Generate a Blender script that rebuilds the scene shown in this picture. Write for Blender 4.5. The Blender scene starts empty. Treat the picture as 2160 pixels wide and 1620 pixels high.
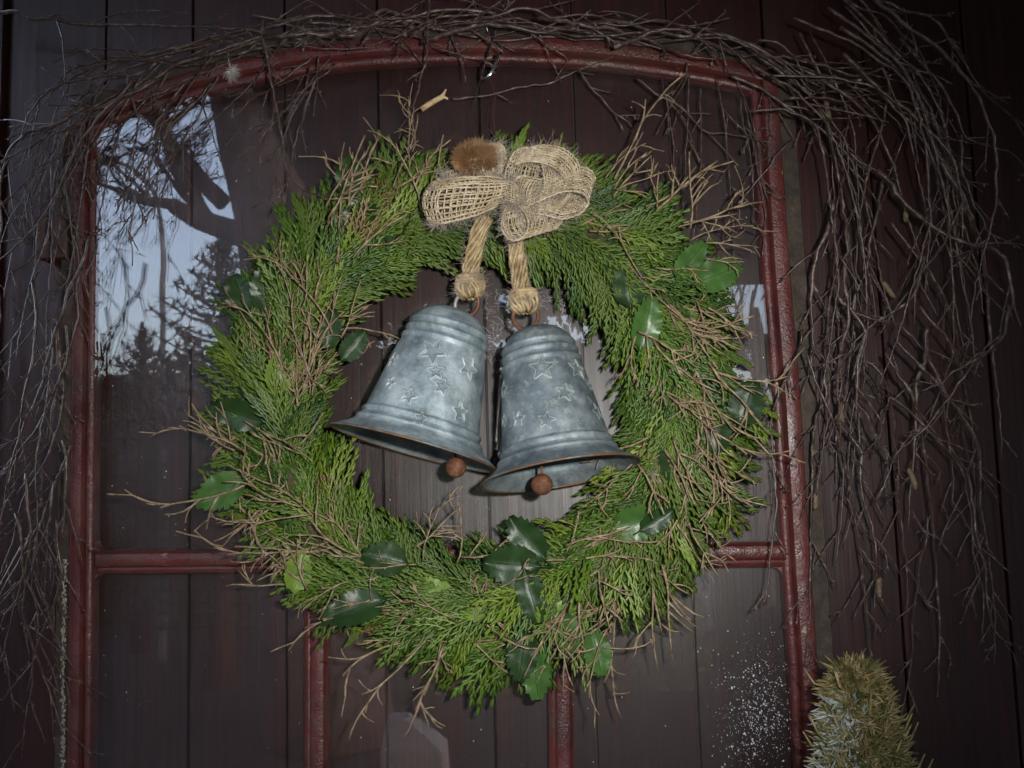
import bpy, math, random
import numpy as np
from mathutils import Vector, Matrix

random.seed(7)
np.random.seed(7)
sc = bpy.context.scene
COL = sc.collection
R = math.radians

# ------------------------------------------------------------------ camera
W_PX, H_PX, F_PX = 2160.0, 1620.0, 1900.0
D_CAM = 0.844
CAM_Z = 1.55
up_c = Vector((-727, 19010, -1900)).normalized()
rt_c = Vector((26380, 695, 1900)).normalized()
avg = (up_c.dot(rt_c)) / 2
up_c, rt_c = (up_c - rt_c * avg).normalized(), (rt_c - up_c * avg).normalized()
fw_c = up_c.cross(rt_c).normalized()          # world +Y (into the wall) in camera axes
rt_c = fw_c.cross(up_c).normalized()
ROT = Matrix((rt_c, fw_c, up_c))              # camera axes -> world axes
axis_w = ROT @ Vector((0, 0, -1))
Y_FRAME = -0.035
cam_loc = Vector((0, Y_FRAME, 0)) - axis_w * D_CAM
cam_loc.z += CAM_Z - cam_loc.z
cd = bpy.data.cameras.new('camera')
cam = bpy.data.objects.new('camera', cd)
COL.objects.link(cam)
cam.matrix_world = Matrix.Translation(cam_loc) @ ROT.to_4x4()
cd.sensor_width = 36.0
cd.lens = 36.0 * F_PX / W_PX
cd.clip_start = 0.02
cd.clip_end = 500
sc.camera = cam

# ------------------------------------------------------------------ sky (dusk)
world = bpy.data.worlds.new('World')
sc.world = world
world.use_nodes = True
wn = world.node_tree
bg = wn.nodes['Background']
sky = wn.nodes.new('ShaderNodeTexSky')
sky.sky_type = 'NISHITA'
sky.sun_disc = False
sky.sun_elevation = R(4.0)
sky.sun_rotation = R(60)
sky.air_density = 1.0
sky.dust_density = 2.2
sky.ozone_density = 2.4
hs_ = wn.nodes.new('ShaderNodeHueSaturation')
hs_.inputs['Saturation'].default_value = 0.62
tint = wn.nodes.new('ShaderNodeMix'); tint.data_type = 'RGBA'; tint.blend_type = 'MULTIPLY'; tint.inputs[0].default_value = 1.0
tint.inputs[7].default_value = (1.04, 0.97, 1.06, 1)
wn.links.new(sky.outputs[0], hs_.inputs['Color']); wn.links.new(hs_.outputs[0], tint.inputs[6]); wn.links.new(tint.outputs[2], bg.inputs[0])
bg.inputs[1].default_value = 0.105

# ------------------------------------------------------------------ the photographer's flash, right of the lens
fl = bpy.data.lights.new('camera_flash', 'SPOT')
fl.energy = 0.92
fl.color = (1.0, 0.97, 0.93)
fl.shadow_soft_size = 0.008
fl.spot_size = R(72)
fl.spot_blend = 1.0
flash = bpy.data.objects.new('camera_flash', fl)
COL.objects.link(flash)
flash.matrix_world = Matrix.Translation(cam_loc + ROT @ Vector((0.062, 0.034, 0.0))) @ (ROT.to_4x4() @ Matrix.Rotation(R(6), 4, 'Y') @ Matrix.Rotation(R(-3), 4, 'X'))

sc.view_settings.view_transform = 'Standard'
sc.view_settings.look = 'None'
sc.view_settings.gamma = 1.0
sc.view_settings.use_curve_mapping = False
sc.view_settings.exposure = 5.0
sc.render.engine = 'CYCLES'
sc.cycles.use_denoising = True
sc.cycles.max_bounces = 4
sc.cycles.diffuse_bounces = 1
sc.cycles.glossy_bounces = 3
sc.cycles.transparent_max_bounces = 12
sc.cycles.sample_clamp_indirect = 2.0

# ------------------------------------------------------------------ pixel -> place helpers
def ray(px, py):
    return (ROT @ Vector((px - W_PX / 2, H_PX / 2 - py, -F_PX))).normalized()
def P(px, py, y):
    d = ray(px, py)
    return cam_loc + d * ((y - cam_loc.y) / d.y)
def PPM(px, py, y):                               # metres per photo pixel at that depth
    return (P(px + 10, py, y) - P(px - 10, py, y)).length / 20.0
Y_GLASS = -0.020
def RF(px, py, dist):                             # a place in the yard that the glass mirrors at a pixel
    g = P(px, py, Y_GLASS)
    d = (g - cam_loc)
    d.y = -d.y
    return g + d * ((-dist - g.y) / d.y)

# ------------------------------------------------------------------ mesh helpers
class MB:
    def __init__(s):
        s.v = []; s.f = []; s.n = 0; s.m = []
    def add(s, verts, faces, mi=0):
        o = s.n
        s.v.extend(verts); s.n += len(verts)
        s.f.extend([tuple(i + o for i in f) for f in faces])
        s.m.extend([mi] * len(faces))
    def tube(s, pts, rad, n=5, mi=0, cap=True, flat=1.0, ref=None):
        pts = np.asarray(pts, float); k = len(pts)
        if np.isscalar(rad): rad = np.full(k, rad)
        t = np.gradient(pts, axis=0)
        t /= (np.linalg.norm(t, axis=1)[:, None] + 1e-12)
        a = np.array(ref if ref is not None else ((0, 0, 1) if abs(t[0][2]) < 0.8 else (1, 0, 0)), float)
        nn = np.cross(t[0], a); nn /= np.linalg.norm(nn) + 1e-12
        ns = [nn]
        for i in range(1, k):
            nn = nn - t[i] * np.dot(nn, t[i]); nn /= np.linalg.norm(nn) + 1e-12
            ns.append(nn)
        ns = np.array(ns); bs = np.cross(t, ns)
        ang = np.arange(n) * 2 * math.pi / n
        ring = pts[:, None, :] + rad[:, None, None] * (np.cos(ang)[None, :, None] * ns[:, None, :] + flat * np.sin(ang)[None, :, None] * bs[:, None, :])
        fs = []
        for i in range(k - 1):
            for j in range(n):
                j2 = (j + 1) % n
                fs.append((i * n + j, i * n + j2, (i + 1) * n + j2, (i + 1) * n + j))
        if cap:
            fs.append(tuple(range(n - 1, -1, -1)))
            fs.append(tuple((k - 1) * n + j for j in range(n)))
        s.add(ring.reshape(-1, 3).tolist(), fs, mi)
    def box(s, x0, x1, y0, y1, z0, z1, mi=0):
        s.add([(x0,y0,z0),(x1,y0,z0),(x1,y1,z0),(x0,y1,z0),(x0,y0,z1),(x1,y0,z1),(x1,y1,z1),(x0,y1,z1)],
              [(0,3,2,1),(4,5,6,7),(0,1,5,4),(1,2,6,5),(2,3,7,6),(3,0,4,7)], mi)
    def ball(s, c, r, nu=14, nv=9, mi=0, sc3=(1,1,1)):
        vs = []
        for i in range(nv + 1):
            th = math.pi * i / nv
            for j in range(nu):
                ph = 2 * math.pi * j / nu
                vs.append((c[0] + sc3[0]*r*math.sin(th)*math.cos(ph), c[1] + sc3[1]*r*math.sin(th)*math.sin(ph), c[2] + sc3[2]*r*math.cos(th)))
        fs = [(i*nu+j, (i+1)*nu+j, (i+1)*nu+(j+1)%nu, i*nu+(j+1)%nu) for i in range(nv) for j in range(nu)]
        s.add(vs, fs, mi)
    def mesh(s, name, mats, smooth=True):
        me = bpy.data.meshes.new(name)
        me.from_pydata(s.v, [], s.f)
        if not isinstance(mats, (list, tuple)): mats = [mats]
        for m in mats: me.materials.append(m)
        if len(mats) > 1: me.polygons.foreach_set('material_index', s.m)
        if smooth: me.polygons.foreach_set('use_smooth', [True] * len(me.polygons))
        me.update()
        return me
    def build(s, name, mats, parent=None, smooth=True, org=None):
        if org is not None:
            s.v = [(v[0]-org[0], v[1]-org[1], v[2]-org[2]) for v in s.v]
        return link(name, s.mesh(name, mats, smooth), parent, org)

def link(name, me, parent=None, loc=None):
    o = bpy.data.objects.new(name, me)
    COL.objects.link(o)
    if parent is not None: o.parent = parent
    if loc is not None: o.location = loc
    return o
def thing(name, label, cat, loc=(0, 0, 0), group=None):
    o = bpy.data.objects.new(name, None)
    COL.objects.link(o)
    o.location = loc
    o.empty_display_size = 0.02
    return tag(o, label, cat, group)
def tag(o, label, cat, group=None):
    o['label'] = label; o['category'] = cat
    if group: o['group'] = group
    return o
def child(mb, name, mats, root, smooth=True, kind=None):   # world-space mesh parented to a thing at root.location
    o = mb.build(name, mats, None, smooth, org=tuple(root.location))
    o.location = (0, 0, 0)
    o.parent = root
    if kind: o['kind'] = kind
    return o
def spline(ctrl, step):
    c = [np.array(p, float) for p in ctrl]
    c = [2*c[0]-c[1]] + c + [2*c[-1]-c[-2]]
    out = []
    for i in range(1, len(c) - 2):
        p0, p1, p2, p3 = c[i-1], c[i], c[i+1], c[i+2]
        k = max(2, int(np.linalg.norm(p2-p1)/step))
        for j in range(k):
            t = j / k
            out.append(0.5*((2*p1)+(-p0+p2)*t+(2*p0-5*p1+4*p2-p3)*t*t+(-p0+3*p1-3*p2+p3)*t**3))
    out.append(c[-2])
    return np.array(out)

# ------------------------------------------------------------------ materials
def new_mat(name):
    m = bpy.data.materials.new(name); m.use_nodes = True
    nt = m.node_tree
    return m, nt, nt.nodes['Principled BSDF']
def N(nt, t, **kw):
    n = nt.nodes.new(t)
    for k, v in kw.items():
        if k.startswith('i_'): n.inputs[k[2:].replace('_', ' ')].default_value = v
        else: setattr(n, k, v)
    return n
def coords(nt, scale=(1,1,1), kind='Object', rnd=False):
    tc = N(nt, 'ShaderNodeTexCoord'); mp = N(nt, 'ShaderNodeMapping')
    mp.inputs['Scale'].default_value = scale
    if kind == 'World':
        g = N(nt, 'ShaderNodeNewGeometry'); nt.links.new(g.outputs['Position'], mp.inputs[0])
    else:
        nt.links.new(tc.outputs[kind], mp.inputs[0])
    if rnd:
        oi = N(nt, 'ShaderNodeObjectInfo'); ml = N(nt, 'ShaderNodeMath', operation='MULTIPLY'); ml.inputs[1].default_value = 37.0
        nt.links.new(oi.outputs['Random'], ml.inputs[0])
        cb = N(nt, 'ShaderNodeCombineXYZ'); nt.links.new(ml.outputs[0], cb.inputs[0]); nt.links.new(ml.outputs[0], cb.inputs[2])
        nt.links.new(cb.outputs[0], mp.inputs['Location'])
    return mp.outputs[0]
def noise(nt, vec, scale, detail=4, rough=0.6):
    n = N(nt, 'ShaderNodeTexNoise'); n.inputs['Scale'].default_value = scale
    n.inputs['Detail'].default_value = detail; n.inputs['Roughness'].default_value = rough
    nt.links.new(vec, n.inputs['Vector'])
    return n.outputs['Fac']
def ramp(nt, fac, stops):
    r = N(nt, 'ShaderNodeValToRGB'); e = r.color_ramp.elements
    while len(e) < len(stops): e.new(0.5)
    for i, (p, c) in enumerate(stops):
        e[i].position = p; e[i].color = (c[0], c[1], c[2], 1) if hasattr(c, '__len__') else (c, c, c, 1)
    nt.links.new(fac, r.inputs[0])
    return r.outputs[0]
def mix(nt, fac, a, b):
    m = N(nt, 'ShaderNodeMix', data_type='RGBA')
    for s, v in ((0, fac), (6, a), (7, b)):
        if hasattr(v, 'is_linked') or hasattr(v, 'links'): nt.links.new(v, m.inputs[s])
        elif hasattr(v, '__len__'): m.inputs[s].default_value = (*v, 1)
        else: m.inputs[s].default_value = v
    return m.outputs[2]
def bump(nt, bsdf, h, strength, dist):
    b = N(nt, 'ShaderNodeBump'); b.inputs['Strength'].default_value = strength; b.inputs['Distance'].default_value = dist
    nt.links.new(h, b.inputs['Height']); nt.links.new(b.outputs[0], bsdf.inputs['Normal'])
def simple(name, stops, scale=30, rough=0.6, stretch=(1,1,1), metallic=0.0, bstr=0.3, bdist=0.001, bscale=None, rnd=True, spec=0.5, kind='Object', detail=3):
    m, nt, b = new_mat(name)
    v = coords(nt, stretch, kind, rnd)
    f = noise(nt, v, scale, detail)
    nt.links.new(ramp(nt, f, stops), b.inputs['Base Color'])
    b.inputs['Roughness'].default_value = rough; b.inputs['Metallic'].default_value = metallic
    b.inputs['Specular IOR Level'].default_value = spec
    if bstr: bump(nt, b, noise(nt, v, bscale or scale*3, 2), bstr, bdist)
    return m

def m_wood():
    m, nt, b = new_mat('dark_red_stained_wood')
    v = coords(nt, (70, 70, 2.2), 'Object', True)
    v2 = coords(nt, (14, 14, 4.0), 'Object', True)
    g = noise(nt, v, 2.2, 4, 0.65)
    p = noise(nt, v2, 1.0, 4)
    c1 = ramp(nt, g, [(0.3, (0.010, 0.0034, 0.0031)), (0.55, (0.030, 0.0074, 0.0066)), (0.75, (0.052, 0.0130, 0.0112))])
    c2 = ramp(nt, g, [(0.3, (0.016, 0.011, 0.011)), (0.75, (0.062, 0.044, 0.044))])
    nt.links.new(mix(nt, ramp(nt, p, [(0.56, 0.0), (0.74, 0.6)]), c1, c2), b.inputs['Base Color'])
    nt.links.new(ramp(nt, g, [(0.3, 0.48), (0.7, 0.37)]), b.inputs['Roughness'])
    bump(nt, b, g, 0.35, 0.0012)
    return m
def m_paint():
    m, nt, b = new_mat('old_red_gloss_paint')
    v = coords(nt, (1, 1, 1), 'World')
    p = noise(nt, v, 22, 5)
    fine = noise(nt, v, 520, 2, 0.6)
    lump = noise(nt, v, 130, 3, 0.5)
    chip = noise(nt, v, 60, 6, 0.7)
    red = ramp(nt, p, [(0.3, (0.048, 0.013, 0.012)), (0.52, (0.094, 0.020, 0.018)), (0.72, (0.125, 0.042, 0.038))])
    c = mix(nt, ramp(nt, chip, [(0.665, 0.0), (0.685, 1.0)]), red, (0.30, 0.21, 0.14))
    dirt = noise(nt, v, 9, 6, 0.7)
    c = mix(nt, ramp(nt, dirt, [(0.50, 0.0), (0.68, 0.75)]), c, (0.060, 0.042, 0.032))
    nt.links.new(c, b.inputs['Base Color'])
    nt.links.new(ramp(nt, noise(nt, v, 90, 4), [(0.35, 0.30), (0.7, 0.52)]), b.inputs['Roughness'])
    msk = ramp(nt, noise(nt, v, 17, 3), [(0.40, 0.35), (0.62, 1.1)])
    mx = N(nt, 'ShaderNodeMath', operation='MULTIPLY_ADD'); nt.links.new(fine, mx.inputs[0]); nt.links.new(msk, mx.inputs[1]); nt.links.new(lump, mx.inputs[2])
    bump(nt, b, mx.outputs[0], 0.6, 0.0013)
    return m
def m_glass():
    m, nt, b = new_mat('dusty_window_glass')
    nt.nodes.remove(b)
    out = nt.nodes['Material Output']
    v = coords(nt, (1, 1, 1), 'World')
    lw = N(nt, 'ShaderNodeLayerWeight'); lw.inputs['Blend'].default_value = 0.5
    pw = N(nt, 'ShaderNodeMath', operation='POWER'); nt.links.new(lw.outputs['Facing'], pw.inputs[0]); pw.inputs[1].default_value = 5.0
    mr = N(nt, 'ShaderNodeMapRange'); nt.links.new(pw.outputs[0], mr.inputs[0]); mr.inputs[3].default_value = 0.048; mr.inputs[4].default_value = 1.0
    tr = N(nt, 'ShaderNodeBsdfTransparent'); tr.inputs[0].default_value = (0.97, 0.98, 0.975, 1)
    gl = N(nt, 'ShaderNodeBsdfGlossy'); gl.inputs['Roughness'].default_value = 0.016
    wob = N(nt, 'ShaderNodeBump'); wob.inputs['Strength'].default_value = 0.12; wob.inputs['Distance'].default_value = 0.002
    nt.links.new(noise(nt, v, 9, 1), wob.inputs['Height']); nt.links.new(wob.outputs[0], gl.inputs['Normal'])
    m1 = N(nt, 'ShaderNodeMixShader'); nt.links.new(mr.outputs[0], m1.inputs[0]); nt.links.new(tr.outputs[0], m1.inputs[1]); nt.links.new(gl.outputs[0], m1.inputs[2])
    film = N(nt, 'ShaderNodeBsdfGlossy'); film.inputs['Roughness'].default_value = 0.42; film.inputs[0].default_value = (0.8, 0.8, 0.85, 1)
    dif = N(nt, 'ShaderNodeBsdfDiffuse'); dif.inputs[0].default_value = (0.22, 0.19, 0.19, 1)
    m2 = N(nt, 'ShaderNodeMixShader'); m2.inputs[0].default_value = 0.82
    nt.links.new(dif.outputs[0], m2.inputs[1]); nt.links.new(film.outputs[0], m2.inputs[2])
    vs = coords(nt, (14, 14, 5), 'World')
    d = ramp(nt, noise(nt, vs, 1.0, 3, 0.65), [(0.35, 0.005), (0.7, 0.013)])
    m3 = N(nt, 'ShaderNodeMixShader'); nt.links.new(d, m3.inputs[0]); nt.links.new(m1.outputs[0], m3.inputs[1]); nt.links.new(m2.outputs[0], m3.inputs[2])
    nt.links.new(m3.outputs[0], out.inputs['Surface'])
    return m
def m_zinc(k=1.0, name='weathered_galvanised_zinc'):
    m, nt, b = new_mat(name)
    v = coords(nt, (1, 1, 1), 'Object', True)
    big = noise(nt, v, 34, 6, 0.7); mid = noise(nt, v, 120, 5, 0.65); fine = noise(nt, v, 420, 4, 0.7)
    c = ramp(nt, big, [(0.34, (0.095 * k, 0.130 * k, 0.146 * k)), (0.5, (0.21 * k, 0.265 * k, 0.292 * k)), (0.64, (0.35 * k, 0.415 * k, 0.44 * k))])
    c = mix(nt, ramp(nt, mid, [(0.54, 0.0), (0.68, 0.42)]), c, (0.50, 0.52, 0.46))
    c = mix(nt, ramp(nt, fine, [(0.60, 0.0), (0.72, 0.45)]), c, (0.09, 0.11, 0.11))
    at = N(nt, 'ShaderNodeAttribute'); at.attribute_name = 'stamp'
    sx = N(nt, 'ShaderNodeSeparateColor'); nt.links.new(at.outputs['Color'], sx.inputs[0])
    c = mix(nt, sx.outputs[0], c, (0.105, 0.135, 0.138))       # tarnish left in the stamped stars
    c = mix(nt, sx.outputs[1], c, (0.52, 0.55, 0.52))          # metal rubbed pale on the raised outlines
    nt.links.new(c, b.inputs['Base Color'])
    b.inputs['Metallic'].default_value = 0.35
    nt.links.new(ramp(nt, mid, [(0.35, 0.48), (0.65, 0.70)]), b.inputs['Roughness'])
    ad = N(nt, 'ShaderNodeMath', operation='MULTIPLY_ADD'); nt.links.new(mid, ad.inputs[0]); ad.inputs[1].default_value = 2.0; nt.links.new(fine, ad.inputs[2])
    bump(nt, b, ad.outputs[0], 0.30, 0.0010)
    return m
def m_leafy(name, a, bcol, c3, rough=0.5, clump=14, trans=0.15):
    m, nt, b = new_mat(name)
    v = coords(nt, (1, 1, 1), 'World')
    oi = N(nt, 'ShaderNodeObjectInfo')
    cl = noise(nt, v, clump, 3)
    ad = N(nt, 'ShaderNodeMath', operation='MULTIPLY_ADD'); nt.links.new(oi.outputs['Random'], ad.inputs[0]); ad.inputs[1].default_value = 0.85
    sb = N(nt, 'ShaderNodeMath', operation='SUBTRACT'); nt.links.new(cl, sb.inputs[0]); sb.inputs[1].default_value = 0.42
    nt.links.new(sb.outputs[0], ad.inputs[2])
    col = ramp(nt, ad.outputs[0], [(0.10, a), (0.45, bcol), (0.78, c3), (0.95, (c3[0] * 1.1, c3[1] * 1.02, c3[2])), (1.0, (0.15, 0.10, 0.04))])
    f = noise(nt, v, 260, 1)
    col = mix(nt, ramp(nt, f, [(0.45, 0.0), (0.75, 0.5)]), col, c3)
    nt.links.new(col, b.inputs['Base Color'])
    b.inputs['Roughness'].default_value = rough
    return m
def m_holly(name, base, rough):
    m, nt, b = new_mat(name)
    v = coords(nt, (1, 1, 1), 'Object', True)
    c = ramp(nt, noise(nt, v, 60, 4), [(0.3, tuple(x*0.75 for x in base)), (0.7, tuple(x*1.25 for x in base))])
    nt.links.new(c, b.inputs['Base Color'])
    b.inputs['Roughness'].default_value = rough
    b.inputs['Coat Weight'].default_value = 0.0; b.inputs['Specular IOR Level'].default_value = 0.4
    bump(nt, b, noise(nt, v, 500, 3), 0.18, 0.0008)
    return m

M_WOOD = m_wood(); M_PAINT = m_paint(); M_GLASS = m_glass(); M_ZINC = m_zinc(1.2); M_ZINC_D = m_zinc(0.74, 'darker_galvanised_zinc')
M_RUST = simple('brown_rust', [(0.3, (0.055, 0.022, 0.011)), (0.55, (0.135, 0.052, 0.022)), (0.75, (0.24, 0.105, 0.05))], 160, 0.75, bstr=0.6, bdist=0.0008)
M_FLANGE = simple('grimy_brown_iron', [(0.3, (0.020, 0.015, 0.012)), (0.55, (0.050, 0.034, 0.022)), (0.78, (0.085, 0.065, 0.042))], 70, 0.65, bstr=0.7, bdist=0.001, kind='World')
M_CRUST = simple('pale_flaking_lichen', [(0.3, (0.20, 0.18, 0.13)), (0.7, (0.48, 0.46, 0.38))], 200, 0.9, bstr=0.6, bdist=0.001)
M_STEEL = simple('bright_steel_wire', [(0.3, (0.35, 0.36, 0.37)), (0.7, (0.6, 0.6, 0.6))], 90, 0.22, metallic=1.0, bstr=0.1)
M_DWIRE = simple('dull_thin_wire', [(0.3, (0.03, 0.025, 0.022)), (0.7, (0.07, 0.06, 0.05))], 90, 0.5, bstr=0)
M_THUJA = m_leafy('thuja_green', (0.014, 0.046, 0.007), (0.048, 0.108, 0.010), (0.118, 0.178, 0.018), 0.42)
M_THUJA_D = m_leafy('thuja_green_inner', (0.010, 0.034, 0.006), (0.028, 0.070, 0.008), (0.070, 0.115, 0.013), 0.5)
M_TWIG = simple('dry_brown_twig', [(0.3, (0.085, 0.055, 0.029)), (0.5, (0.21, 0.15, 0.085)), (0.72, (0.37, 0.29, 0.18))], 130, 0.6, bstr=0.5, bdist=0.0006)
M_BIRCH = simple('birch_bark_twig', [(0.34, (0.030, 0.017, 0.013)), (0.54, (0.082, 0.054, 0.044)), (0.66, (0.17, 0.13, 0.108)), (0.76, (0.32, 0.28, 0.24))], 150, 0.34, bstr=0.6, bdist=0.0008, kind='World')
M_CATKIN = simple('birch_catkin_scales', [(0.3, (0.09, 0.062, 0.036)), (0.7, (0.25, 0.19, 0.11))], 400, 0.7, bstr=0.9, bdist=0.001)
M_JUTE = simple('jute_fibre', [(0.3, (0.20, 0.135, 0.062)), (0.5, (0.36, 0.265, 0.135)), (0.72, (0.50, 0.40, 0.24))], 120, 0.62, bstr=0.5, bdist=0.0006, kind='World')
M_BURLAP = simple('burlap_thread', [(0.3, (0.27, 0.20, 0.115)), (0.5, (0.41, 0.335, 0.22)), (0.72, (0.55, 0.47, 0.34))], 110, 0.65, bstr=0.4, bdist=0.0005, kind='World')
M_FUZZ = simple('burlap_fuzz', [(0.3, (0.30, 0.25, 0.20)), (0.7, (0.48, 0.42, 0.36))], 60, 0.8, bstr=0, kind='World')
M_POM = simple('brown_fuzzy_plush', [(0.3, (0.17, 0.075, 0.025)), (0.5, (0.27, 0.145, 0.06)), (0.66, (0.42, 0.29, 0.16))], 55, 0.85, bstr=0, kind='World')
M_PALE = simple('pale_peeled_wood', [(0.3, (0.42, 0.29, 0.14)), (0.7, (0.68, 0.54, 0.34))], 120, 0.7, bstr=0.4)
M_FLUFF = simple('white_seed_fluff', [(0.3, (0.5, 0.48, 0.44)), (0.7, (0.75, 0.73, 0.70))], 60, 0.9, bstr=0)
M_WEB = simple('silvery_cobweb', [(0.3, (0.40, 0.38, 0.38)), (0.7, (0.65, 0.62, 0.62))], 60, 0.45, bstr=0)
M_SNOW = simple('sprayed_white_snow', [(0.3, (0.62, 0.65, 0.68)), (0.7, (0.85, 0.87, 0.9))], 200, 0.8, bstr=0.3)
M_MOSS = simple('yellow_green_moss', [(0.28, (0.045, 0.065, 0.016)), (0.42, (0.13, 0.125, 0.035)), (0.55, (0.26, 0.20, 0.075)), (0.70, (0.42, 0.35, 0.19))], 95, 0.6, bstr=0.2, kind='World')
M_MOSSF = simple('frosted_moss', [(0.3, (0.24, 0.29, 0.20)), (0.7, (0.56, 0.60, 0.56))], 60, 0.55, bstr=0.2, kind='World')
M_MOSSC = simple('dark_moss_core', [(0.3, (0.03, 0.028, 0.010)), (0.7, (0.08, 0.07, 0.025))], 120, 0.9, bstr=0.8, bdist=0.003)
M_BARK = simple('dark_tree_bark', [(0.3, (0.025, 0.020, 0.016)), (0.7, (0.075, 0.062, 0.052))], 14, 0.9, bstr=0.8, bdist=0.02)
M_NEEDLE = simple('dark_conifer_needles', [(0.3, (0.012, 0.022, 0.010)), (0.7, (0.03, 0.05, 0.02))], 4, 0.7, bstr=0)
M_HEDGE = simple('dark_hedge_leaves', [(0.3, (0.012, 0.020, 0.009)), (0.7, (0.04, 0.06, 0.02))], 6, 0.7, bstr=0)
M_TIMBER = simple('dark_porch_timber', [(0.3, (0.014, 0.008, 0.006)), (0.7, (0.045, 0.022, 0.018))], 5, 0.7, stretch=(8, 1, 8), bstr=0.4)
M_GROUND = simple('dark_yard_ground', [(0.3, (0.010, 0.012, 0.007)), (0.7, (0.028, 0.027, 0.020))], 3, 0.95, bstr=0.6, bdist=0.02)
M_ROOF = simple('brown_roof_tile', [(0.3, (0.06, 0.04, 0.03)), (0.7, (0.13, 0.09, 0.06))], 8, 0.8, bstr=0.4, bdist=0.01)
M_RENDER = simple('grey_house_render', [(0.3, (0.16, 0.16, 0.155)), (0.7, (0.26, 0.25, 0.24))], 5, 0.9, bstr=0.3, bdist=0.004)
M_STONE = simple('grey_stone', [(0.3, (0.20, 0.205, 0.205)), (0.7, (0.28, 0.28, 0.28))], 18, 0.9, bstr=0.4, bdist=0.003)
M_POLE = simple('grey_lamp_post_steel', [(0.3, (0.10, 0.11, 0.11)), (0.7, (0.18, 0.19, 0.19))], 12, 0.5, bstr=0.1)
M_DGLASS = simple('dark_window_glass', [(0.3, (0.01, 0.012, 0.015)), (0.7, (0.02, 0.022, 0.025))], 2, 0.1, bstr=0)
M_LAMPG = simple('unlit_lamp_cover', [(0.3, (0.4, 0.4, 0.38)), (0.7, (0.55, 0.55, 0.52))], 12, 0.4, bstr=0)
M_BLOCK = simple('weathered_brown_block', [(0.3, (0.030, 0.016, 0.013)), (0.7, (0.075, 0.040, 0.032))], 30, 0.6, stretch=(1, 1, 0.2), bstr=0.5)

# ================================================================== SETTING
mb = MB(); mb.box(-60, 60, -90, 30, -0.1, 0.0)
g = mb.build('ground', M_GROUND, None, False); g['kind'] = 'structure'

# ------------------------------------------------------------------ wall of vertical boards
wall = thing('wooden_wall', 'dark red wall of vertical grooved boards behind the window', 'wall', (0, 0, 0))
BZ0, BZ1 = 0.0, 2.55
gx = [P(px, 810, 0).x for px in (-2, 212, 402, 603, 806, 1026, 1231, 1440, 1652, 1868, 2090)]
while gx[-1] < 0.95: gx.append(gx[-1] + 0.0965)
for i in range(len(gx) - 1):
    x0, x1 = gx[i] + 0.0011, gx[i + 1] - 0.0011
    y = random.uniform(-0.0008, 0.0008)
    # rounded board edge, a bead along the right edge, recessed tongue
    prof = [(x0, 0.012), (x0, 0.0006), (x0 + 0.0005, 0.0), (x1 - 0.0005, 0.0), (x1, 0.0006), (x1, 0.012)]
    mb = MB()
    xm = (x0 + x1) / 2
    zs = (BZ0, BZ1)
    vs = [(a - xm, b + y, z - 1.3) for z in zs for a, b in prof]
    k = len(prof)
    fs = [(j, j + 1, k + j + 1, k + j) for j in range(k - 1)] + [(k - 1, 0, k, 2 * k - 1)]
    mb.add(vs, fs)
    o = mb.build('plank', M_WOOD, wall, False); o.location = (xm, 0, 1.3)
mb = MB(); mb.box(gx[0] - 0.004, gx[-1], 0.013, 0.05, BZ0, BZ1)
child(mb, 'backing', M_BLOCK, wall, False)
# corner board at the left end of the wall
xc = gx[0]; mb = MB()
mb.box(xc - 0.0050, xc - 0.0005, -0.010, 0.06, BZ0, BZ1)
child(mb, 'corner_board', M_WOOD, wall, False)

# ================================================================== ARCHED WINDOW FRAME
YB = -0.010                         # back of the frame, stands a finger off the boards
def sweep(mb, path, prof, closed_prof=True, mi=0):
    # path: list of (x,z); prof: list of (u outward-left-normal, v towards camera)
    p = np.array(path); k = len(p)
    t = np.diff(p, axis=0); t /= np.linalg.norm(t, axis=1)[:, None]
    vs = []
    for i in range(k):
        a = t[max(0, i - 1)]; b = t[min(k - 2, i)]
        n1 = np.array((-a[1], a[0])); n2 = np.array((-b[1], b[0]))
        m = n1 + n2; m /= np.linalg.norm(m); m /= max(0.5, np.dot(m, n1))
        for u, v in prof:
            q = p[i] + m * u
            vs.append((q[0], YB - v, q[1]))
    n = len(prof); fs = []
    for i in range(k - 1):
        for j in range(n if closed_prof else n - 1):
            j2 = (j + 1) % n
            fs.append((i*n+j, (i+1)*n+j, (i+1)*n+j2, i*n+j2))
    fs.append(tuple(range(n))); fs.append(tuple((k-1)*n + j for j in range(n - 1, -1, -1)))
    mb.add(vs, fs, mi)
YF = -0.030
def XZ(px, py, y=YF):
    q = P(px, py, y); return (q.x, q.z)
left_pts = [XZ(158, 2150), XZ(160, 1620), XZ(164, 1200), XZ(170, 700), XZ(176, 258)]
arch_pts = [XZ(176, 254), XZ(300, 204), XZ(430, 164), XZ(560, 134), XZ(700, 112), XZ(850, 100), XZ(1000, 96), XZ(1150, 100), XZ(1300, 111), XZ(1450, 132), XZ(1614, 164)]
right_pts = [XZ(1614, 164), XZ(1640, 560), XZ(1664, 860), XZ(1682, 1170), XZ(1698, 1400), XZ(1722, 1800), XZ(1744, 2150)]
def dens(pts, step=0.02):
    return [(q[0], q[2]) for q in spline([(a, 0, b) for a, b in pts], step)]
def lin(pts, step=0.02):
    out = []
    for a, b in zip(pts[:-1], pts[1:]):
        k = max(1, int(math.dist(a, b) / step))
        out += [(a[0]+(b[0]-a[0])*j/k, a[1]+(b[1]-a[1])*j/k) for j in range(k)]
    return out + [pts[-1]]
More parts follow.
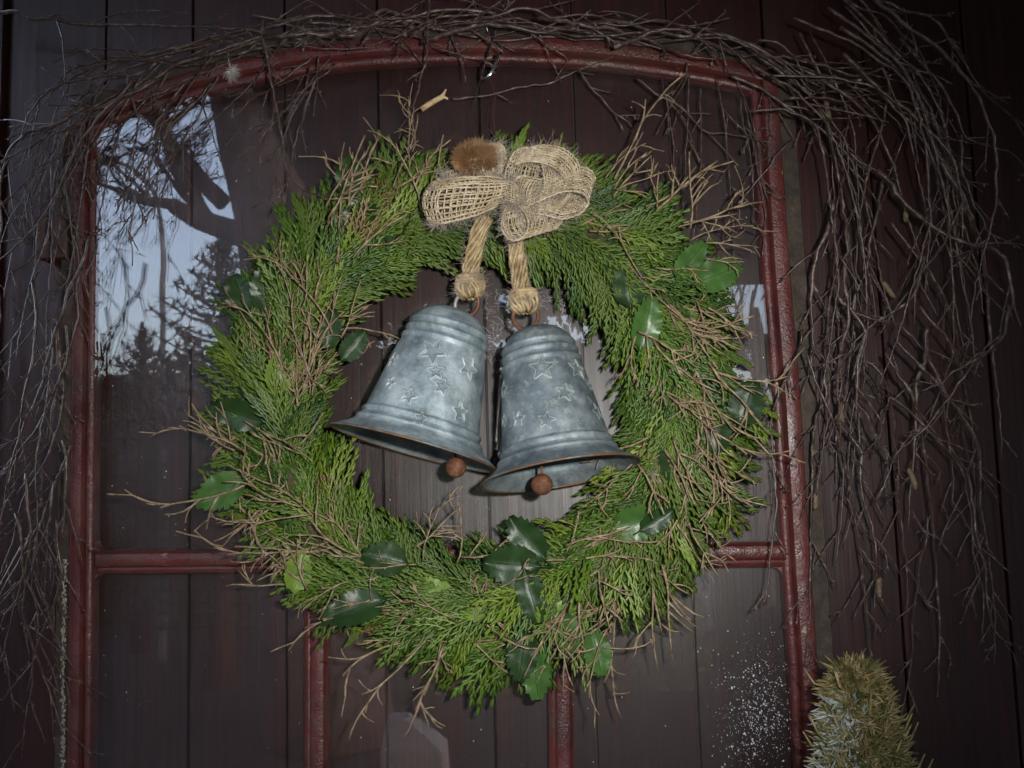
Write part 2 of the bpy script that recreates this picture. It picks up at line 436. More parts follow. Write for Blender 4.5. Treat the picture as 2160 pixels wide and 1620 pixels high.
# bead moulding: outer fillet, groove, inner bead stepping down to the glass (u>0 is outside)
PROF_ = [(-0.0125, 0.0), (-0.0125, 0.0105), (-0.0113, 0.0126), (-0.0080, 0.0140), (-0.0052, 0.0136), (-0.0040, 0.0124), (-0.0030, 0.0168), (-0.0016, 0.0188), (0.0030, 0.0198), (0.0085, 0.0196), (0.0110, 0.0184), (0.0122, 0.0155), (0.0122, 0.0)]
PROF = PROF_
PROF_L = [(u * .84, v) for u, v in PROF_]
FLANGE = [(0.0124, 0.0), (0.0124, 0.0085), (0.0285, 0.0070), (0.0295, 0.0055), (0.0295, 0.0)]
fr = thing('arched_window', 'old arched red painted window frame with glass panes on the board wall', 'window', tuple(P(920, 2150, YB)))
def frame_part(name, path, prof, mat, u_sign=1):
    mb = MB(); sweep(mb, path, [(u * u_sign, v) for u, v in prof])
    return child(mb, name, mat, fr, True)
def shade_flat_angle(o, ang=40):
    me = o.data
    me.set_sharp_from_angle(angle=R(ang))
lp, ap, rp = lin(left_pts), dens(arch_pts), lin(right_pts)
for nm, pth, pf in (('stile', lp, PROF_L), ('arch_rail', ap, PROF), ('stile', rp, PROF)):
    shade_flat_angle(frame_part(nm, pth, pf, M_PAINT))
for pth in (lp, ap, rp):
    shade_flat_angle(frame_part('flange', pth, FLANGE, M_FLANGE))
def at_x(pts, z):
    for a, b in zip(pts[:-1], pts[1:]):
        if min(a[1], b[1]) <= z <= max(a[1], b[1]):
            return a[0] + (b[0] - a[0]) * (z - a[1]) / (b[1] - a[1])
BARP = [(-0.0115, 0.0), (-0.0115, 0.0096), (-0.0103, 0.0116), (-0.0070, 0.0128), (-0.0050, 0.0120), (-0.0038, 0.0158), (-0.0020, 0.0170), (0.0060, 0.0172), (0.0085, 0.0160), (0.0100, 0.0125), (0.0115, 0.0110), (0.0115, 0.0)]
hb0, hb1 = XZ(176, 1189), XZ(1684, 1171)
hb0 = (hb0[0] + 0.010, hb0[1]); hb1 = (hb1[0] - 0.010, hb1[1])
shade_flat_angle(frame_part('horizontal_bar', lin([hb0, hb1]), BARP, M_PAINT))
bb0, bb1 = XZ(170, 2120), XZ(1730, 2110)
shade_flat_angle(frame_part('bottom_rail', lin([bb0, bb1]), PROF, M_PAINT, -1))
vb = []
for (pa, pb) in (((661, 1205), (659, 2110)), ((1178, 1200), (1190, 2110))):
    a, b = XZ(*pa), XZ(*pb); vb.append((a, b))
    shade_flat_angle(frame_part('glazing_bar', lin([a, b]), BARP, M_PAINT))
# rounded putty fillets in the pane corners
def fillet(cx, cz, sx, sz, r=0.012):
    mb = MB(); pts = [(cx, cz)]
    for i in range(7):
        a = i * math.pi / 12
        pts.append((cx + sx * (r - r * math.sin(a)), cz + sz * (r - r * math.cos(a))))
    k = len(pts)
    mb.add([(x, YB - 0.0128, z) for x, z in pts] + [(x, YB - 0.002, z) for x, z in pts], [tuple(range(k)), tuple(range(2*k-1, k-1, -1))] + [(i, (i+1) % k, k + (i+1) % k, k + i) for i in range(k)])
    child(mb, 'corner_fillet', M_PAINT, fr, False)
def hz(x): return hb0[1] + (hb1[1]-hb0[1]) * (x-hb0[0])/(hb1[0]-hb0[0])
for (cx, sx, sz) in ((at_x(rp, hb1[1]) - 0.0125, -1, -1), (at_x(lp, hb0[1]) + 0.0125, 1, -1), (at_x(lp, hb0[1]) + 0.0125, 1, 1)):
    fillet(cx, hz(cx) + sz * 0.0113, sx, sz, 0.009)
# flakes of crust on the left edge and bare chips of wood
mb = MB()
for i in range(420):
    py = random.uniform(1180, 1640) if random.random() < 0.75 else random.uniform(650, 1180)
    x0 = 134 + random.gauss(0, 2.5) if py > 1180 else 152 + random.gauss(0, 2)
    c = P(x0 + (py - 1400) * -0.008, py, YB - 0.0095 - random.uniform(0, .003))
    r = random.uniform(0.0004, 0.0014)
    mb.ball(c, r, 5, 4, 0, (0.8, 0.6, random.uniform(0.8, 2.0)))
child(mb, 'lichen_crust', M_CRUST, fr, True, 'stuff')

# ---- glass
Y0g, Y1g = -0.0185, -0.0215
def pane(poly, label=None):
    mb = MB(); k = len(poly)
    mb.add([(x, Y1g, z) for x, z in poly] + [(x, Y0g, z) for x, z in poly],
           [tuple(range(k)), tuple(range(2*k-1, k-1, -1))] + [(i, k+i, k+(i+1) % k, (i+1) % k) for i in range(k)])
    o = child(mb, 'glass_pane', M_GLASS, fr, False)
    if label: o['label'] = label
    return o
ins = 0.009
top = [(x, z - ins) for x, z in ap[1:-1]]
poly = [(at_x(lp, hb0[1]) + ins, hb0[1]), ] + [(at_x(lp, ap[0][1] - 0.02) + ins, ap[0][1] - 0.02)] + top + [(at_x(rp, ap[-1][1] - 0.02) - ins, ap[-1][1] - 0.02), (at_x(rp, hb1[1]) - ins, hb1[1])]
pane(poly[::-1], 'large upper pane mirroring the dusk sky and a bare tree')
zb = bb0[1]
xs = [at_x(lp, hb0[1] - 0.05) + ins, vb[0][0][0] - 0.004, vb[0][0][0] + 0.004, vb[1][0][0] - 0.004, vb[1][0][0] + 0.004, at_x(rp, hb1[1] - .05) - ins]
xb = [at_x(lp, zb + 0.01) + ins, vb[0][1][0] - 0.004, vb[0][1][0] + 0.004, vb[1][1][0] - 0.004, vb[1][1][0] + 0.004, at_x(rp, zb + .01) - ins]
for i in (0, 2, 4):
    pg = pane([(xs[i], hz(xs[i])), (xs[i+1], hz(xs[i+1])), (xb[i+1], zb), (xb[i], zb)])
# snow spray on the lower right pane
mb = MB()
for i in range(1100):
    a = random.gauss(0, 1); b = random.gauss(0, 1)
    px, py = 1600 + a * 36 - b * 4, 1505 + b * 66
    if random.random() < 0.12: px, py = random.uniform(1500, 1665), random.uniform(1330, 1640)
    if px > 1668 or px < 1225: continue
    r = abs(random.gauss(0, 0.00022)) + 0.00012 + (0.0004 if random.random() < .05 else 0)
    c = P(px, py, Y1g - 0.0002)
    mb.ball(c, r, 5, 3, 0, (1, 0.4, random.uniform(0.8, 1.5)))
sp = child(mb, 'snow_spray', M_SNOW, fr, True, 'stuff'); sp['label'] = 'white spray snow specks on the lower right pane'
# specks of dirt over all the glass
mb = MB()
for i in range(260):
    px, py = random.uniform(200, 1660), random.uniform(180, 1620)
    mb.ball(P(px, py, Y1g - 0.0002), random.uniform(0.0002, 0.00055), 5, 3, 0, (1, 0.4, 1.4))
child(mb, 'dust_specks', M_FLUFF, fr, True, 'stuff')

# ================================================================== WHAT THE GLASS MIRRORS: THE YARD BEHIND THE CAMERA
# porch roof over the photographer
bl, br_ = RF(715, 610, 2.0), RF(1690, 610, 2.0)
zb_ = (bl.z + br_.z) / 2
pr = thing('porch_roof', 'dark timber porch roof mirrored as the dark upper part of glass', 'roof', (bl.x, -2.0, zb_))
mb = MB(); mb.box(bl.x, 1.6, -2.06, -1.94, zb_, zb_ + 0.16); child(mb, 'beam', M_TIMBER, pr, False)
for i in range(9):
    y0 = -2.2 + i * 0.245
    z0 = zb_ + 0.17 + (y0 + 2.2) * 0.26; z1 = z0 + 0.24 * 0.26
    mb = MB()
    mb.add([(bl.x - 0.03, y0, z0), (1.6, y0, z0), (1.6, y0 + 0.24, z1), (bl.x - 0.03, y0 + 0.24, z1), (bl.x - 0.03, y0, z0 + .03), (1.6, y0, z0 + .03), (1.6, y0 + 0.24, z1 + .03), (bl.x - 0.03, y0 + 0.24, z1 + .03)],
           [(0,3,2,1),(4,5,6,7),(0,1,5,4),(1,2,6,5),(2,3,7,6),(3,0,4,7)])
    child(mb, 'roof_board', M_TIMBER, pr, False)
mb = MB(); mb.box(-4.2, bl.x - 0.04, -2.35, 0.3, 3.02, 3.10); child(mb, 'sky_block_slab', M_TIMBER, pr, False)  # unseen slab over the left side, added to cut the sky light
mb = MB(); mb.box(-2.8, -2.6, -3.6, 0.2, 0, 3.0)
bw = mb.build('sky_block_wall', M_TIMBER, None, False); bw['kind'] = 'structure'  # unseen wall added at left to keep sky light off the boards
sw = thing('sky_block_side_wall', 'unseen dark boarded wall added to block sky light on the right', 'wall', (0.96, -1.0, 0))  # unseen wall, added so the right boards catch no sky
for i in range(10):
    mb = MB(); mb.box(0.955, 0.985, -2.0 + i * 0.198, -2.0 + i * 0.198 + 0.19, 0, 2.5)
    child(mb, 'plank', M_TIMBER, sw, False)

def bare_tree(name, label, base, h, r0, lean, seed, limbs=None, depth=5):
    rnd = random.Random(seed); root = thing(name, label, 'tree', base)
    mb = MB(); cr = MB()
    def grow(p, d, ln, r, lev):
        tgt = mb if lev <= 1 else cr
        k = 5; pts = [p]; rs = [r]; dd = Vector(d)
        for i in range(k):
            dd = (dd + Vector((rnd.uniform(-.2, .2), rnd.uniform(-.2, .2), rnd.uniform(-.08, .14)))).normalized()
            p = p + dd * (ln / k); pts.append(p); rs.append(r * (1 - 0.45 * (i + 1) / k))
        tgt.tube([tuple(q) for q in pts], np.array(rs), 7 if lev < 2 else 4)
        if lev >= depth: return
        nb = 3 if lev < 2 else 4
        for j in range(nb):
            q = pts[rnd.randint(2, k)]
            nd = (dd + Vector((rnd.uniform(-1, 1), rnd.uniform(-.8, .8), rnd.uniform(-.25, .7)))).normalized()
            grow(q, nd, ln * rnd.uniform(.5, .75), r * 0.52 * rnd.uniform(.75, 1.0), lev + 1)
    for (b, d, ln, r) in limbs: grow(Vector(b), Vector(d).normalized(), ln, r, 1)
    trunk = [base] + [tuple(q) for q in lean]
    mb.tube(spline(trunk, 0.2), np.linspace(r0, r0 * 0.62, len(spline(trunk, 0.2))), 12)
    child(mb, 'trunk', M_BARK, root); child(cr, 'crown', M_BARK, root)
    return root
TD = 4.6
t0 = RF(690, 1000, TD); t0.z = 0
t1, t2, t3 = RF(625, 640, TD), RF(560, 330, TD), RF(500, 60, TD)
fork = RF(540, 520, TD)
bare_tree('bare_tree', 'big bare tree mirrored dark at the left of glass', tuple(t0), 5, 0.41, [tuple(t1), tuple(t2), tuple(t3)], 3,
          [(tuple(RF(560, 520, TD)), tuple(RF(380, 415, TD) - RF(560, 520, TD)), 0.62, 0.085),
           (tuple(RF(470, 430, TD)), tuple(RF(330, 260, TD) - RF(470, 430, TD)), 0.8, 0.055),
           (tuple(RF(400, 410, TD)), (-.25, .2, 1), 1.0, 0.05),
           (tuple(RF(600, 330, TD)), (-.9, 0, .9), 1.2, 0.045),
           (tuple(RF(600, 300, TD)), (.5, .3, 1), 1.3, 0.12),
           (tuple(RF(620, 420, TD)), (-.8, -.4, .8), 1.1, 0.04),
           (tuple(RF(570, 200, TD)), (-1, .3, .3), 1.3, 0.04),
           (tuple(RF(640, 500, TD)), (.9, .3, .8), 1.2, 0.1)])

def conifer(name, label, base, h, rad, seed, dens_=1.0):
    rnd = random.Random(seed); root = thing(name, label, 'tree', base)
    mb = MB(); mb.tube([(base[0], base[1], 0), (base[0], base[1], h)], np.array([rad * 0.09, 0.02]), 7)
    child(mb, 'trunk', M_BARK, root)
    cr = MB()
    n = int(90 * dens_)
    for i in range(n):
        f = i / n; z = h * (0.12 + 0.86 * f); r = rad * (1 - f) ** 0.8 * rnd.uniform(.7, 1.12)
        a = i * 2.39996
        tip = np.array((base[0] + math.cos(a) * r, base[1] + math.sin(a) * r, z + r * 0.35))
        st = np.array((base[0], base[1], z)); mid = (st + tip) / 2 + np.array((0, 0, -0.10 * r))
        pts = spline([st, mid, tip], 0.08)
        cr.tube(pts, np.linspace(0.014, 0.004, len(pts)), 4)
        for q in pts[len(pts)//4:]:
            for _ in range(9):
                d = np.array((rnd.uniform(-1, 1), rnd.uniform(-1, 1), rnd.uniform(-.7, .9))); d /= np.linalg.norm(d)
                e = q + d * rnd.uniform(.05, .12); sd = np.cross(d, (0.3, 0.5, 0.8)); sd /= np.linalg.norm(sd) + 1e-9
                cr.add([tuple(q - sd * .013), tuple(q + sd * .013), tuple(e)], [(0, 1, 2)])
    child(cr, 'crown', M_NEEDLE, root, False)
CD = 6.0
b = RF(470, 1000, CD); b.z = 0
conifer('conifer_tree', 'dark conifer mirrored in the glass beside the bare tree', tuple(b), RF(480, 480, CD).z, 1.45, 5, 1.6)
b = RF(300, 1000, 7.5); b.z = 0
conifer('conifer_tree', 'lower dark conifer mirrored at the left edge of glass', tuple(b), RF(300, 680, 7.5).z, 1.0, 6, 1.2)

# street lamp
LD = 7.0
pb = RF(348, 1000, LD); pb.z = 0
ld = thing('street_lamp', 'slim grey street lamp with curved arm mirrored in the glass', 'street lamp', tuple(pb))
mb = MB()
path = [tuple(pb), tuple(RF(348, 700, LD)), tuple(RF(346, 520, LD)), tuple(RF(335, 440, LD)), tuple(RF(305, 385, LD)), tuple(RF(262, 352, LD)), tuple(RF(236, 342, LD))]
pts = spline(path, 0.06); mb.tube(pts, np.linspace(0.036, 0.018, len(pts)), 8); child(mb, 'post', M_POLE, ld)
mb = MB(); c = RF(222, 340, LD); mb.ball(tuple(c), 0.11, 12, 8, 0, (1, .55, .4)); child(mb, 'lamp_head', M_POLE, ld)
mb = MB(); mb.ball((c.x, c.y, c.z - 0.025), 0.085, 12, 6, 0, (1, .5, .4)); child(mb, 'lamp_cover', M_LAMPG, ld)

# house with a brown roof and a hedge before it
HD = 14.0
h0, h1 = RF(60, 800, HD), RF(700, 720, HD)
hs = thing('garden_house', 'low grey house with brown roof mirrored above the hedge', 'house', (h0.x, -HD, 0))
xa, xb2 = h0.x - 1.0, h1.x
ze = (RF(250, 860, HD)).z; zr = RF(250, 772, HD).z
mb = MB(); mb.box(xa, xb2, -HD - 5, -HD, 0, ze); child(mb, 'wall', M_RENDER, hs, False)
mb = MB()
mb.add([(xa - .3, -HD + .3, ze - .05), (xb2 + .3, -HD + .3, ze - .05), (xb2 + .3, -HD - 2.5, zr), (xa - .3, -HD - 2.5, zr), (xb2 + .3, -HD - 5.3, ze - .05), (xa - .3, -HD - 5.3, ze - .05),
        (xa - .3, -HD + .3, ze + .1), (xb2 + .3, -HD + .3, ze + .1), (xb2 + .3, -HD - 2.5, zr + .15), (xa - .3, -HD - 2.5, zr + .15), (xb2 + .3, -HD - 5.3, ze + .1), (xa - .3, -HD - 5.3, ze + .1)],
       [(0,1,2,3),(3,2,4,5),(6,9,8,7),(9,11,10,8),(0,6,7,1),(5,4,10,11),(1,7,8,2),(2,8,10,4),(0,3,9,6),(3,5,11,9)])
child(mb, 'roof', M_ROOF, hs, False)
for k in range(3):
    xw = xa + 1.2 + k * 2.2
    mb = MB(); mb.box(xw, xw + 0.9, -HD + 0.0, -HD + 0.03, ze - 1.5, ze - 0.4)
    w = child(mb, 'window', M_DGLASS, hs, False)
def hedge(name, label, x0, x1, y, h, seed, depth=0.7):
    rnd = random.Random(seed); mb = MB()
    mb.box(x0 + .1, x1 - .1, y - depth + .1, y - .1, 0, h * .88 - .12)
    n = int((x1 - x0) * h * 420)
    for i in range(n):
        xq = rnd.uniform(x0, x1); hq = h * (1 + .05 * math.sin(xq * 2.1 + seed) + .04 * math.sin(xq * 5.3) + rnd.gauss(0, .02))
        c = np.array((xq, y - rnd.random() ** 2 * depth if rnd.random() < .6 else rnd.uniform(y - depth, y), rnd.uniform(0, hq) if rnd.random() < .6 else hq - abs(rnd.gauss(0, .09))))
        d = np.array((rnd.gauss(0, 1), rnd.gauss(0, 1), rnd.gauss(0, 1))); d /= np.linalg.norm(d); e = np.cross(d, (.2, .9, .4)); e /= np.linalg.norm(e) + 1e-9
        s = rnd.uniform(.03, .06)
        mb.add([tuple(c - d*s), tuple(c + e*s*.6), tuple(c + d*s), tuple(c - e*s*.6)], [(0, 1, 2, 3)])
    o = mb.build(name, M_HEDGE, None, False, org=((x0+x1)/2, y, 0))
    return tag(o, label, 'hedge')
hedge('garden_hedge', 'dark clipped hedge mirrored low in the left of glass', RF(40, 900, 9).x, RF(900, 900, 9).x, -9, RF(300, 800, 9).z, 11)
hedge('sky_block_hedge', 'tall dark hedge added to cover mirrored sky behind the bells', RF(740, 900, 5.6).x, RF(1495, 900, 5.6).x, -5.6, RF(1200, 585, 5.6).z, 13)  # added hedge, hides the sky reflection between tree and porch
hedge('garden_hedge', 'dark green hedge mirrored below the bright gap at right', RF(1480, 900, 6.5).x, RF(1900, 900, 6.5).x, -6.5, RF(1560, 740, 6.5).z, 12)
hedge('sky_block_hedge', 'tall dark hedge added to block sky right of the bright gap', RF(1662, 900, 6.0).x, RF(2100, 900, 6.0).x, -6.0, RF(1800, 560, 6.0).z, 14)  # added hedge, narrows the sky gap that would light the right boards
# a bare shrub standing before the bright gap at the right
sb = RF(1600, 1000, 5.2); sb.z = 0
bare_tree('bare_shrub', 'small bare tree mirrored in the bright gap at right', tuple(sb), 3, 0.05, [tuple(RF(1605, 800, 5.2)), tuple(RF(1590, 650, 5.2))], 21,
          [(tuple(RF(1603, 800, 5.2)), (x, 0.2, 1), 0.6, 0.022) for x in (-.6, .5, -.2, .9, -1)] , depth=4)
# stone post
SD = 3.3
s0, s1 = RF(802, 1585, SD), RF(932, 1585, SD)
ztop = RF(860, 1520, SD).z; zs_ = RF(860, 1585, SD).z
st = thing('stone_block', 'pale grey stone block mirrored at the bottom of the middle pane', 'block', ((s0.x + s1.x)/2, -SD - .1, 0))
mb = MB(); mb.box(s0.x, s1.x, -SD - 0.2, -SD, 0, zs_); child(mb, 'shaft', M_STONE, st, False)
mb = MB(); xm_ = s0.x + (s1.x - s0.x) * .38
mb.add([(s0.x, -SD, zs_), (s1.x, -SD, zs_), (s1.x, -SD - .2, zs_), (s0.x, -SD - .2, zs_), (s0.x + .03, -SD - .04, ztop), (xm_, -SD - .04, ztop), (xm_, -SD - .16, ztop), (s0.x + .03, -SD - .16, ztop)],
       [(0,1,5,4),(1,2,6,5),(2,3,7,6),(3,0,4,7),(4,5,6,7)])
child(mb, 'cap', M_STONE, st, False)

# ================================================================== WREATH
WY = -0.066
wc = P(1002, 845, WY); ws = PPM(1020, 852, WY)
RX, RZ = 414 * ws, 402 * ws
TW, TD_ = 74 * ws, 0.026
wr = thing('wreath', 'round evergreen wreath with holly leaves and dry twigs hung on the window', 'wreath', tuple(wc))
def ring_pt(phi, off=0.0, dep=0.0):               # phi clockwise from top; off outward in metres
    return Vector((math.sin(phi) * (RX + off), dep, math.cos(phi) * (RZ + off)))
mb = MB()
pts = [tuple(wc + ring_pt(a)) for a in np.linspace(0, 2 * math.pi, 73)]
mb.tube(pts, 0.023, 10, flat=1.0, cap=False, ref=(0, 1, 0))
child(mb, 'straw_ring', M_MOSSC, wr)

def thuja_mesh(seed, L=0.072, style=0):
    rnd = random.Random(seed); mb = MB()
    bend = rnd.uniform(-0.28, 0.28); droop = rnd.uniform(-0.05, 0.38)
    def pos(x, y, z=0):
        t = y / L
        return (x + bend * L * t * t, y, z - droop * L * t * t - abs(x) * 0.18)
    def leaf(x0, y0, ang, ln, w):
        k = 4; pts = []
        for i in range(k):
            t = i / (k - 1); a = ang * (1 - 0.25 * t)
            pts.append(pos(x0 + math.sin(a) * ln * t, y0 + math.cos(a) * ln * t, rnd.uniform(-.0004, .0004)))
        mb.tube(pts, w * np.array([0.75, 1.0, 0.95, 0.35]), 4, flat=0.45, cap=False, ref=(0, 0, 1))
    # main axis
    mb.tube([pos(0, L * t) for t in np.linspace(0, 1, 7)], np.linspace(0.0014, 0.0010, 7), 4, flat=.6, ref=(0, 0, 1))
    n = 11; side = 1
    for i in range(n):
        y = L * (0.10 + 0.86 * i / n); side = -side
        prof = math.sin(math.pi * min(1, 0.18 + 0.82 * i / n)) ** 0.7
        bl_ = L * 0.48 * prof * rnd.uniform(.5, 1.2) + 0.005
        a = side * rnd.uniform(.42, .92)
        # branchlet with alternate scale-leaf tips
        m = max(3, int(bl_ / 0.0050)); pts = []
        for j in range(m + 1):
            t = j / m; aa = a * (1 - 0.3 * t)
            pts.append((math.sin(aa) * bl_ * t, y + math.cos(aa) * bl_ * t))
        mb.tube([pos(*p_) for p_ in pts], np.linspace(.0016, .0014, len(pts)), 4, flat=.5, ref=(0, 0, 1))
        s2 = 1
        for j in range(1, m + 1):
            s2 = -s2
            ll = (0.0095 if style == 0 else 0.0115) * rnd.uniform(.6, 1.15) * (1 - 0.3 * j / m)
            leaf(pts[j][0], pts[j][1], a * .8 + s2 * rnd.uniform(.45, .75), ll, 0.00165)
        leaf(pts[-1][0], pts[-1][1], a * .6, 0.009, 0.0018)
    return mb
THUJA = [thuja_mesh(s, L=random.uniform(.060, .088), style=s % 2) for s in range(14)]
THUJA_ME = [t.mesh('thuja_sprig', M_THUJA) for t in THUJA]
def orient(d, nrm):
    y = Vector(d).normalized(); z = Vector(nrm); z = (z - y * z.dot(y)).normalized(); x = y.cross(z)
    return Matrix((x, y, z)).transposed()
def sprig_place(phi, psi, rnd, inner=False):
    rad = Vector((math.sin(phi), 0, math.cos(phi))); tan = Vector((math.cos(phi), 0, -math.sin(phi))); fwd = Vector((0, -1, 0))
    q = TW * (0.75 if inner else 0.95)
    base = ring_pt(phi, math.sin(psi) * q * (0.50 if psi < 0 else 1.0), 0) + fwd * (math.cos(psi) * TD_)
    sgn = math.sin(psi) * (0.68 if psi < 0 else 1.0)
    d = tan * rnd.uniform(.55, 1.0) + rad * (sgn * rnd.uniform(.45, 1.0)) + fwd * (rnd.uniform(-.05, .35) * max(0.15, math.cos(psi)))
    n = fwd * 1.0 + rad * (sgn * .45) + Vector((rnd.uniform(-.8, .8), 0, rnd.uniform(-.8, .8)))
    return base, d, n
rs = random.Random(5)
for i in range(298):
    phi = (i + rs.random()) / 298 * 2 * math.pi * 7
    u = rs.random()
    psi = rs.uniform(-1.25, 1.25)
    b0, d, n = sprig_place(phi, psi, rs)
    o = link('thuja_sprig', THUJA_ME[i % 14], wr)
    s = rs.uniform(.46, .88)
    o.matrix_local = Matrix.Translation(b0) @ orient(d, n).to_4x4() @ Matrix.Diagonal((s, s, s, 1))
# the deeper layer behind them
mb = MB()
for i in range(560):
    phi = rs.uniform(0, 2 * math.pi); psi = rs.uniform(-1.5, 1.5)
    b0, d, n = sprig_place(phi, psi, rs, True)
    b0 = b0 + Vector((0, rs.uniform(-.002, .012), 0))
    Mx = Matrix.Translation(b0) @ orient(d, n).to_4x4() @ Matrix.Scale(rs.uniform(.60, .84), 4)
    src = THUJA[i % 14]
    A = np.array(src.v); Mn = np.array(Mx)
    A = A @ Mn[:3, :3].T + Mn[:3, 3]
    mb.add(A.tolist(), src.f)
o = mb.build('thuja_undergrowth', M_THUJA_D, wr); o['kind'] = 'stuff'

# ---- dry brown twigs
def dry_twig_mesh(seed):
    rnd = random.Random(seed); mb = MB()
    L = rnd.uniform(.050, .085)
    def br(p, ang, ln, r, lev):
        k = max(4, int(ln / .008)); pts = [np.array(p)]; a = ang; curl = rnd.uniform(-.9, .9) / k; zz = rnd.uniform(-.12, .2)
        for i in range(k):
            a += curl + rnd.gauss(0, .10)
            pts.append(pts[-1] + np.array((math.sin(a), math.cos(a), zz + rnd.gauss(0, .05))) * ln / k)
        rad = np.linspace(r, r * .58, k + 1) * np.array([1 + rnd.uniform(-.15, .1) + (.5 if rnd.random() < .16 else 0) for _ in range(k + 1)])
        mb.tube(pts, rad, 5)
        if lev == 0: return
        for j in range(rnd.randint(2, 4) if lev == 2 else rnd.randint(0, 2)):
            q = rnd.randint(max(1, k // 4), k - 1)
            br(pts[q], a + rnd.choice((-1, 1)) * rnd.uniform(.35, .8), ln * rnd.uniform(.3, .6), r * .8, lev - 1)
    br((0, 0, 0), 0, L, 0.00122, 2)
    return mb.mesh('dry_twig', M_TWIG)
DRY = [dry_twig_mesh(100 + s) for s in range(14)]
# cluster: px, py, heading in degrees (0 up, clockwise), spread, count
clusters = [(640, 850, 5, 25, 12), (625, 800, 10, 30, 10), (590, 800, -20, 40, 7), (700, 690, 20, 45, 7), (560, 720, -15, 40, 6), (620, 650, 10, 35, 7),
            (520, 960, -70, 45, 7), (540, 900, 120, 60, 5), (600, 1010, -80, 40, 6), (640, 1080, -70, 35, 6), (560, 1080, -110, 40, 6), (520, 1010, -90, 30, 4),
            (690, 480, 10, 40, 6), (720, 440, 20, 45, 6), (830, 390, 10, 45, 5), (790, 420, -30, 45, 4), (740, 560, 30, 50, 4),
            (700, 1150, -80, 35, 7), (640, 1230, -80, 30, 6), (790, 1190, -60, 50, 6), (760, 1280, -100, 40, 5), (900, 1270, -80, 40, 6), (960, 1310, -100, 50, 7),
            (900, 1340, -110, 40, 5), (960, 1340, -140, 45, 4), (1020, 1300, 60, 60, 5), (880, 1170, 30, 50, 5), (960, 1180, 40, 50, 4), (1050, 1260, 60, 40, 4),
            (1150, 1190, 60, 45, 6), (1200, 1160, 70, 35, 5), (1230, 1270, 200, 40, 6), (1280, 1200, 195, 35, 9), (1320, 1260, 190, 30, 7), (1180, 1340, 190, 35, 4), (1300, 1310, 190, 35, 4),
            (1380, 1180, 190, 30, 6), (1420, 1100, 160, 40, 6), (1450, 1000, 165, 35, 6), (1400, 940, 170, 50, 9), (1345, 960, 190, 60, 7), (1480, 900, 155, 35, 7), (1520, 960, 150, 30, 5),
            (1420, 820, 160, 40, 8), (1390, 760, 160, 35, 7), (1470, 780, 150, 35, 8), (1450, 690, 150, 40, 9), (1400, 640, 140, 45, 6), (1370, 590, 90, 70, 9), (1480, 640, 130, 40, 5),
            (1470, 530, 75, 40, 6), (1440, 480, 70, 40, 6), (1300, 400, 70, 40, 6), (1260, 370, 75, 30, 4), (1370, 440, 70, 45, 5), (1220, 470, 120, 50, 4), (900, 470, 60, 60, 4), (860, 320, 20, 40, 3), (1330, 700, 190, 50, 4)]
cnt = 0
for (px, py, hd, spd, n) in clusters:
    for j in range(max(2, int(n * 0.6))):
        y = WY - 0.026 - rs.uniform(0, .020)
        p = P(px + rs.gauss(0, 16), py + rs.gauss(0, 16), y) - wc
        a = R(hd + rs.gauss(0, spd * .75))
        d = Vector((math.sin(a), rs.uniform(-.22, .16), math.cos(a)))
        o = link('dry_twig', DRY[cnt % len(DRY)], wr); cnt += 1
        s = rs.uniform(.55, 1.0)
        o.matrix_local = Matrix.Translation(p) @ orient(d, (rs.uniform(-.3, .3), -1, rs.uniform(-.3, .3))).to_4x4() @ Matrix.Diagonal((s * rs.choice((-1, 1)), s, s, 1))

# ---- holly leaves
def holly_mesh(seed, wide=1.0, teeth=True):
    rnd = random.Random(seed); mb = MB(); n = 19; m = 7
    L = 0.050; rows = []
    for i in range(n):
        t = i / (n - 1)
        w = L * 0.30 * wide * (math.sin(math.pi * t ** 0.85) ** 0.62)
        if teeth: w *= 1 + (0.10 if i % 2 else -0.06) * (1 if 0.12 < t < 0.95 else 0)
        row = []
        for j in range(m):
            s = (j - (m - 1) / 2) / ((m - 1) / 2)
            fw = 0.0 if not (teeth and abs(s) > .9) else 0.0014 * (1 if i % 2 else -1)
            z = 0.0045 * abs(s) * wide - 0.010 * (t - .4) ** 2 + 0.0013 * math.sin(t * 17 + s * 2 + seed) * abs(s) - 0.0006 * (1 - min(1, abs(s) * 6))
            row.append((w * s, L * t + fw, z))
        rows.append(row)
    vs = [v for r_ in rows for v in r_]
    fs = [(i*m+j, i*m+j+1, (i+1)*m+j+1, (i+1)*m+j) for i in range(n-1) for j in range(m-1)]
    k = len(vs)
    vs2 = [(x, y, z - 0.0005) for x, y, z in vs]
    mb.add(vs + vs2, fs + [tuple(k + q for q in reversed(f)) for f in fs])
    mb.tube([(0, -0.010, -0.001), (0, 0.0, -.0006), (0, L * .5, -0.0004), (0, L * .95, -0.002)], np.array([.0011, .0010, .0006, .0003]), 5)
    return mb
M_HD = m_holly('holly_dark', (0.016, 0.040, 0.010), 0.40); M_HM = m_holly('holly_mid', (0.045, 0.105, 0.022), 0.35); M_HY = m_holly('holly_yellowgreen', (0.12, 0.19, 0.028), 0.45)
HM = {}
for tone, mt in (('d', M_HD), ('m', M_HM), ('y', M_HY)):
    HM[tone] = [holly_mesh(s, w).mesh('holly_leaf', mt) for s, w in ((1, 1.0), (2, 1.15), (3, .85))]
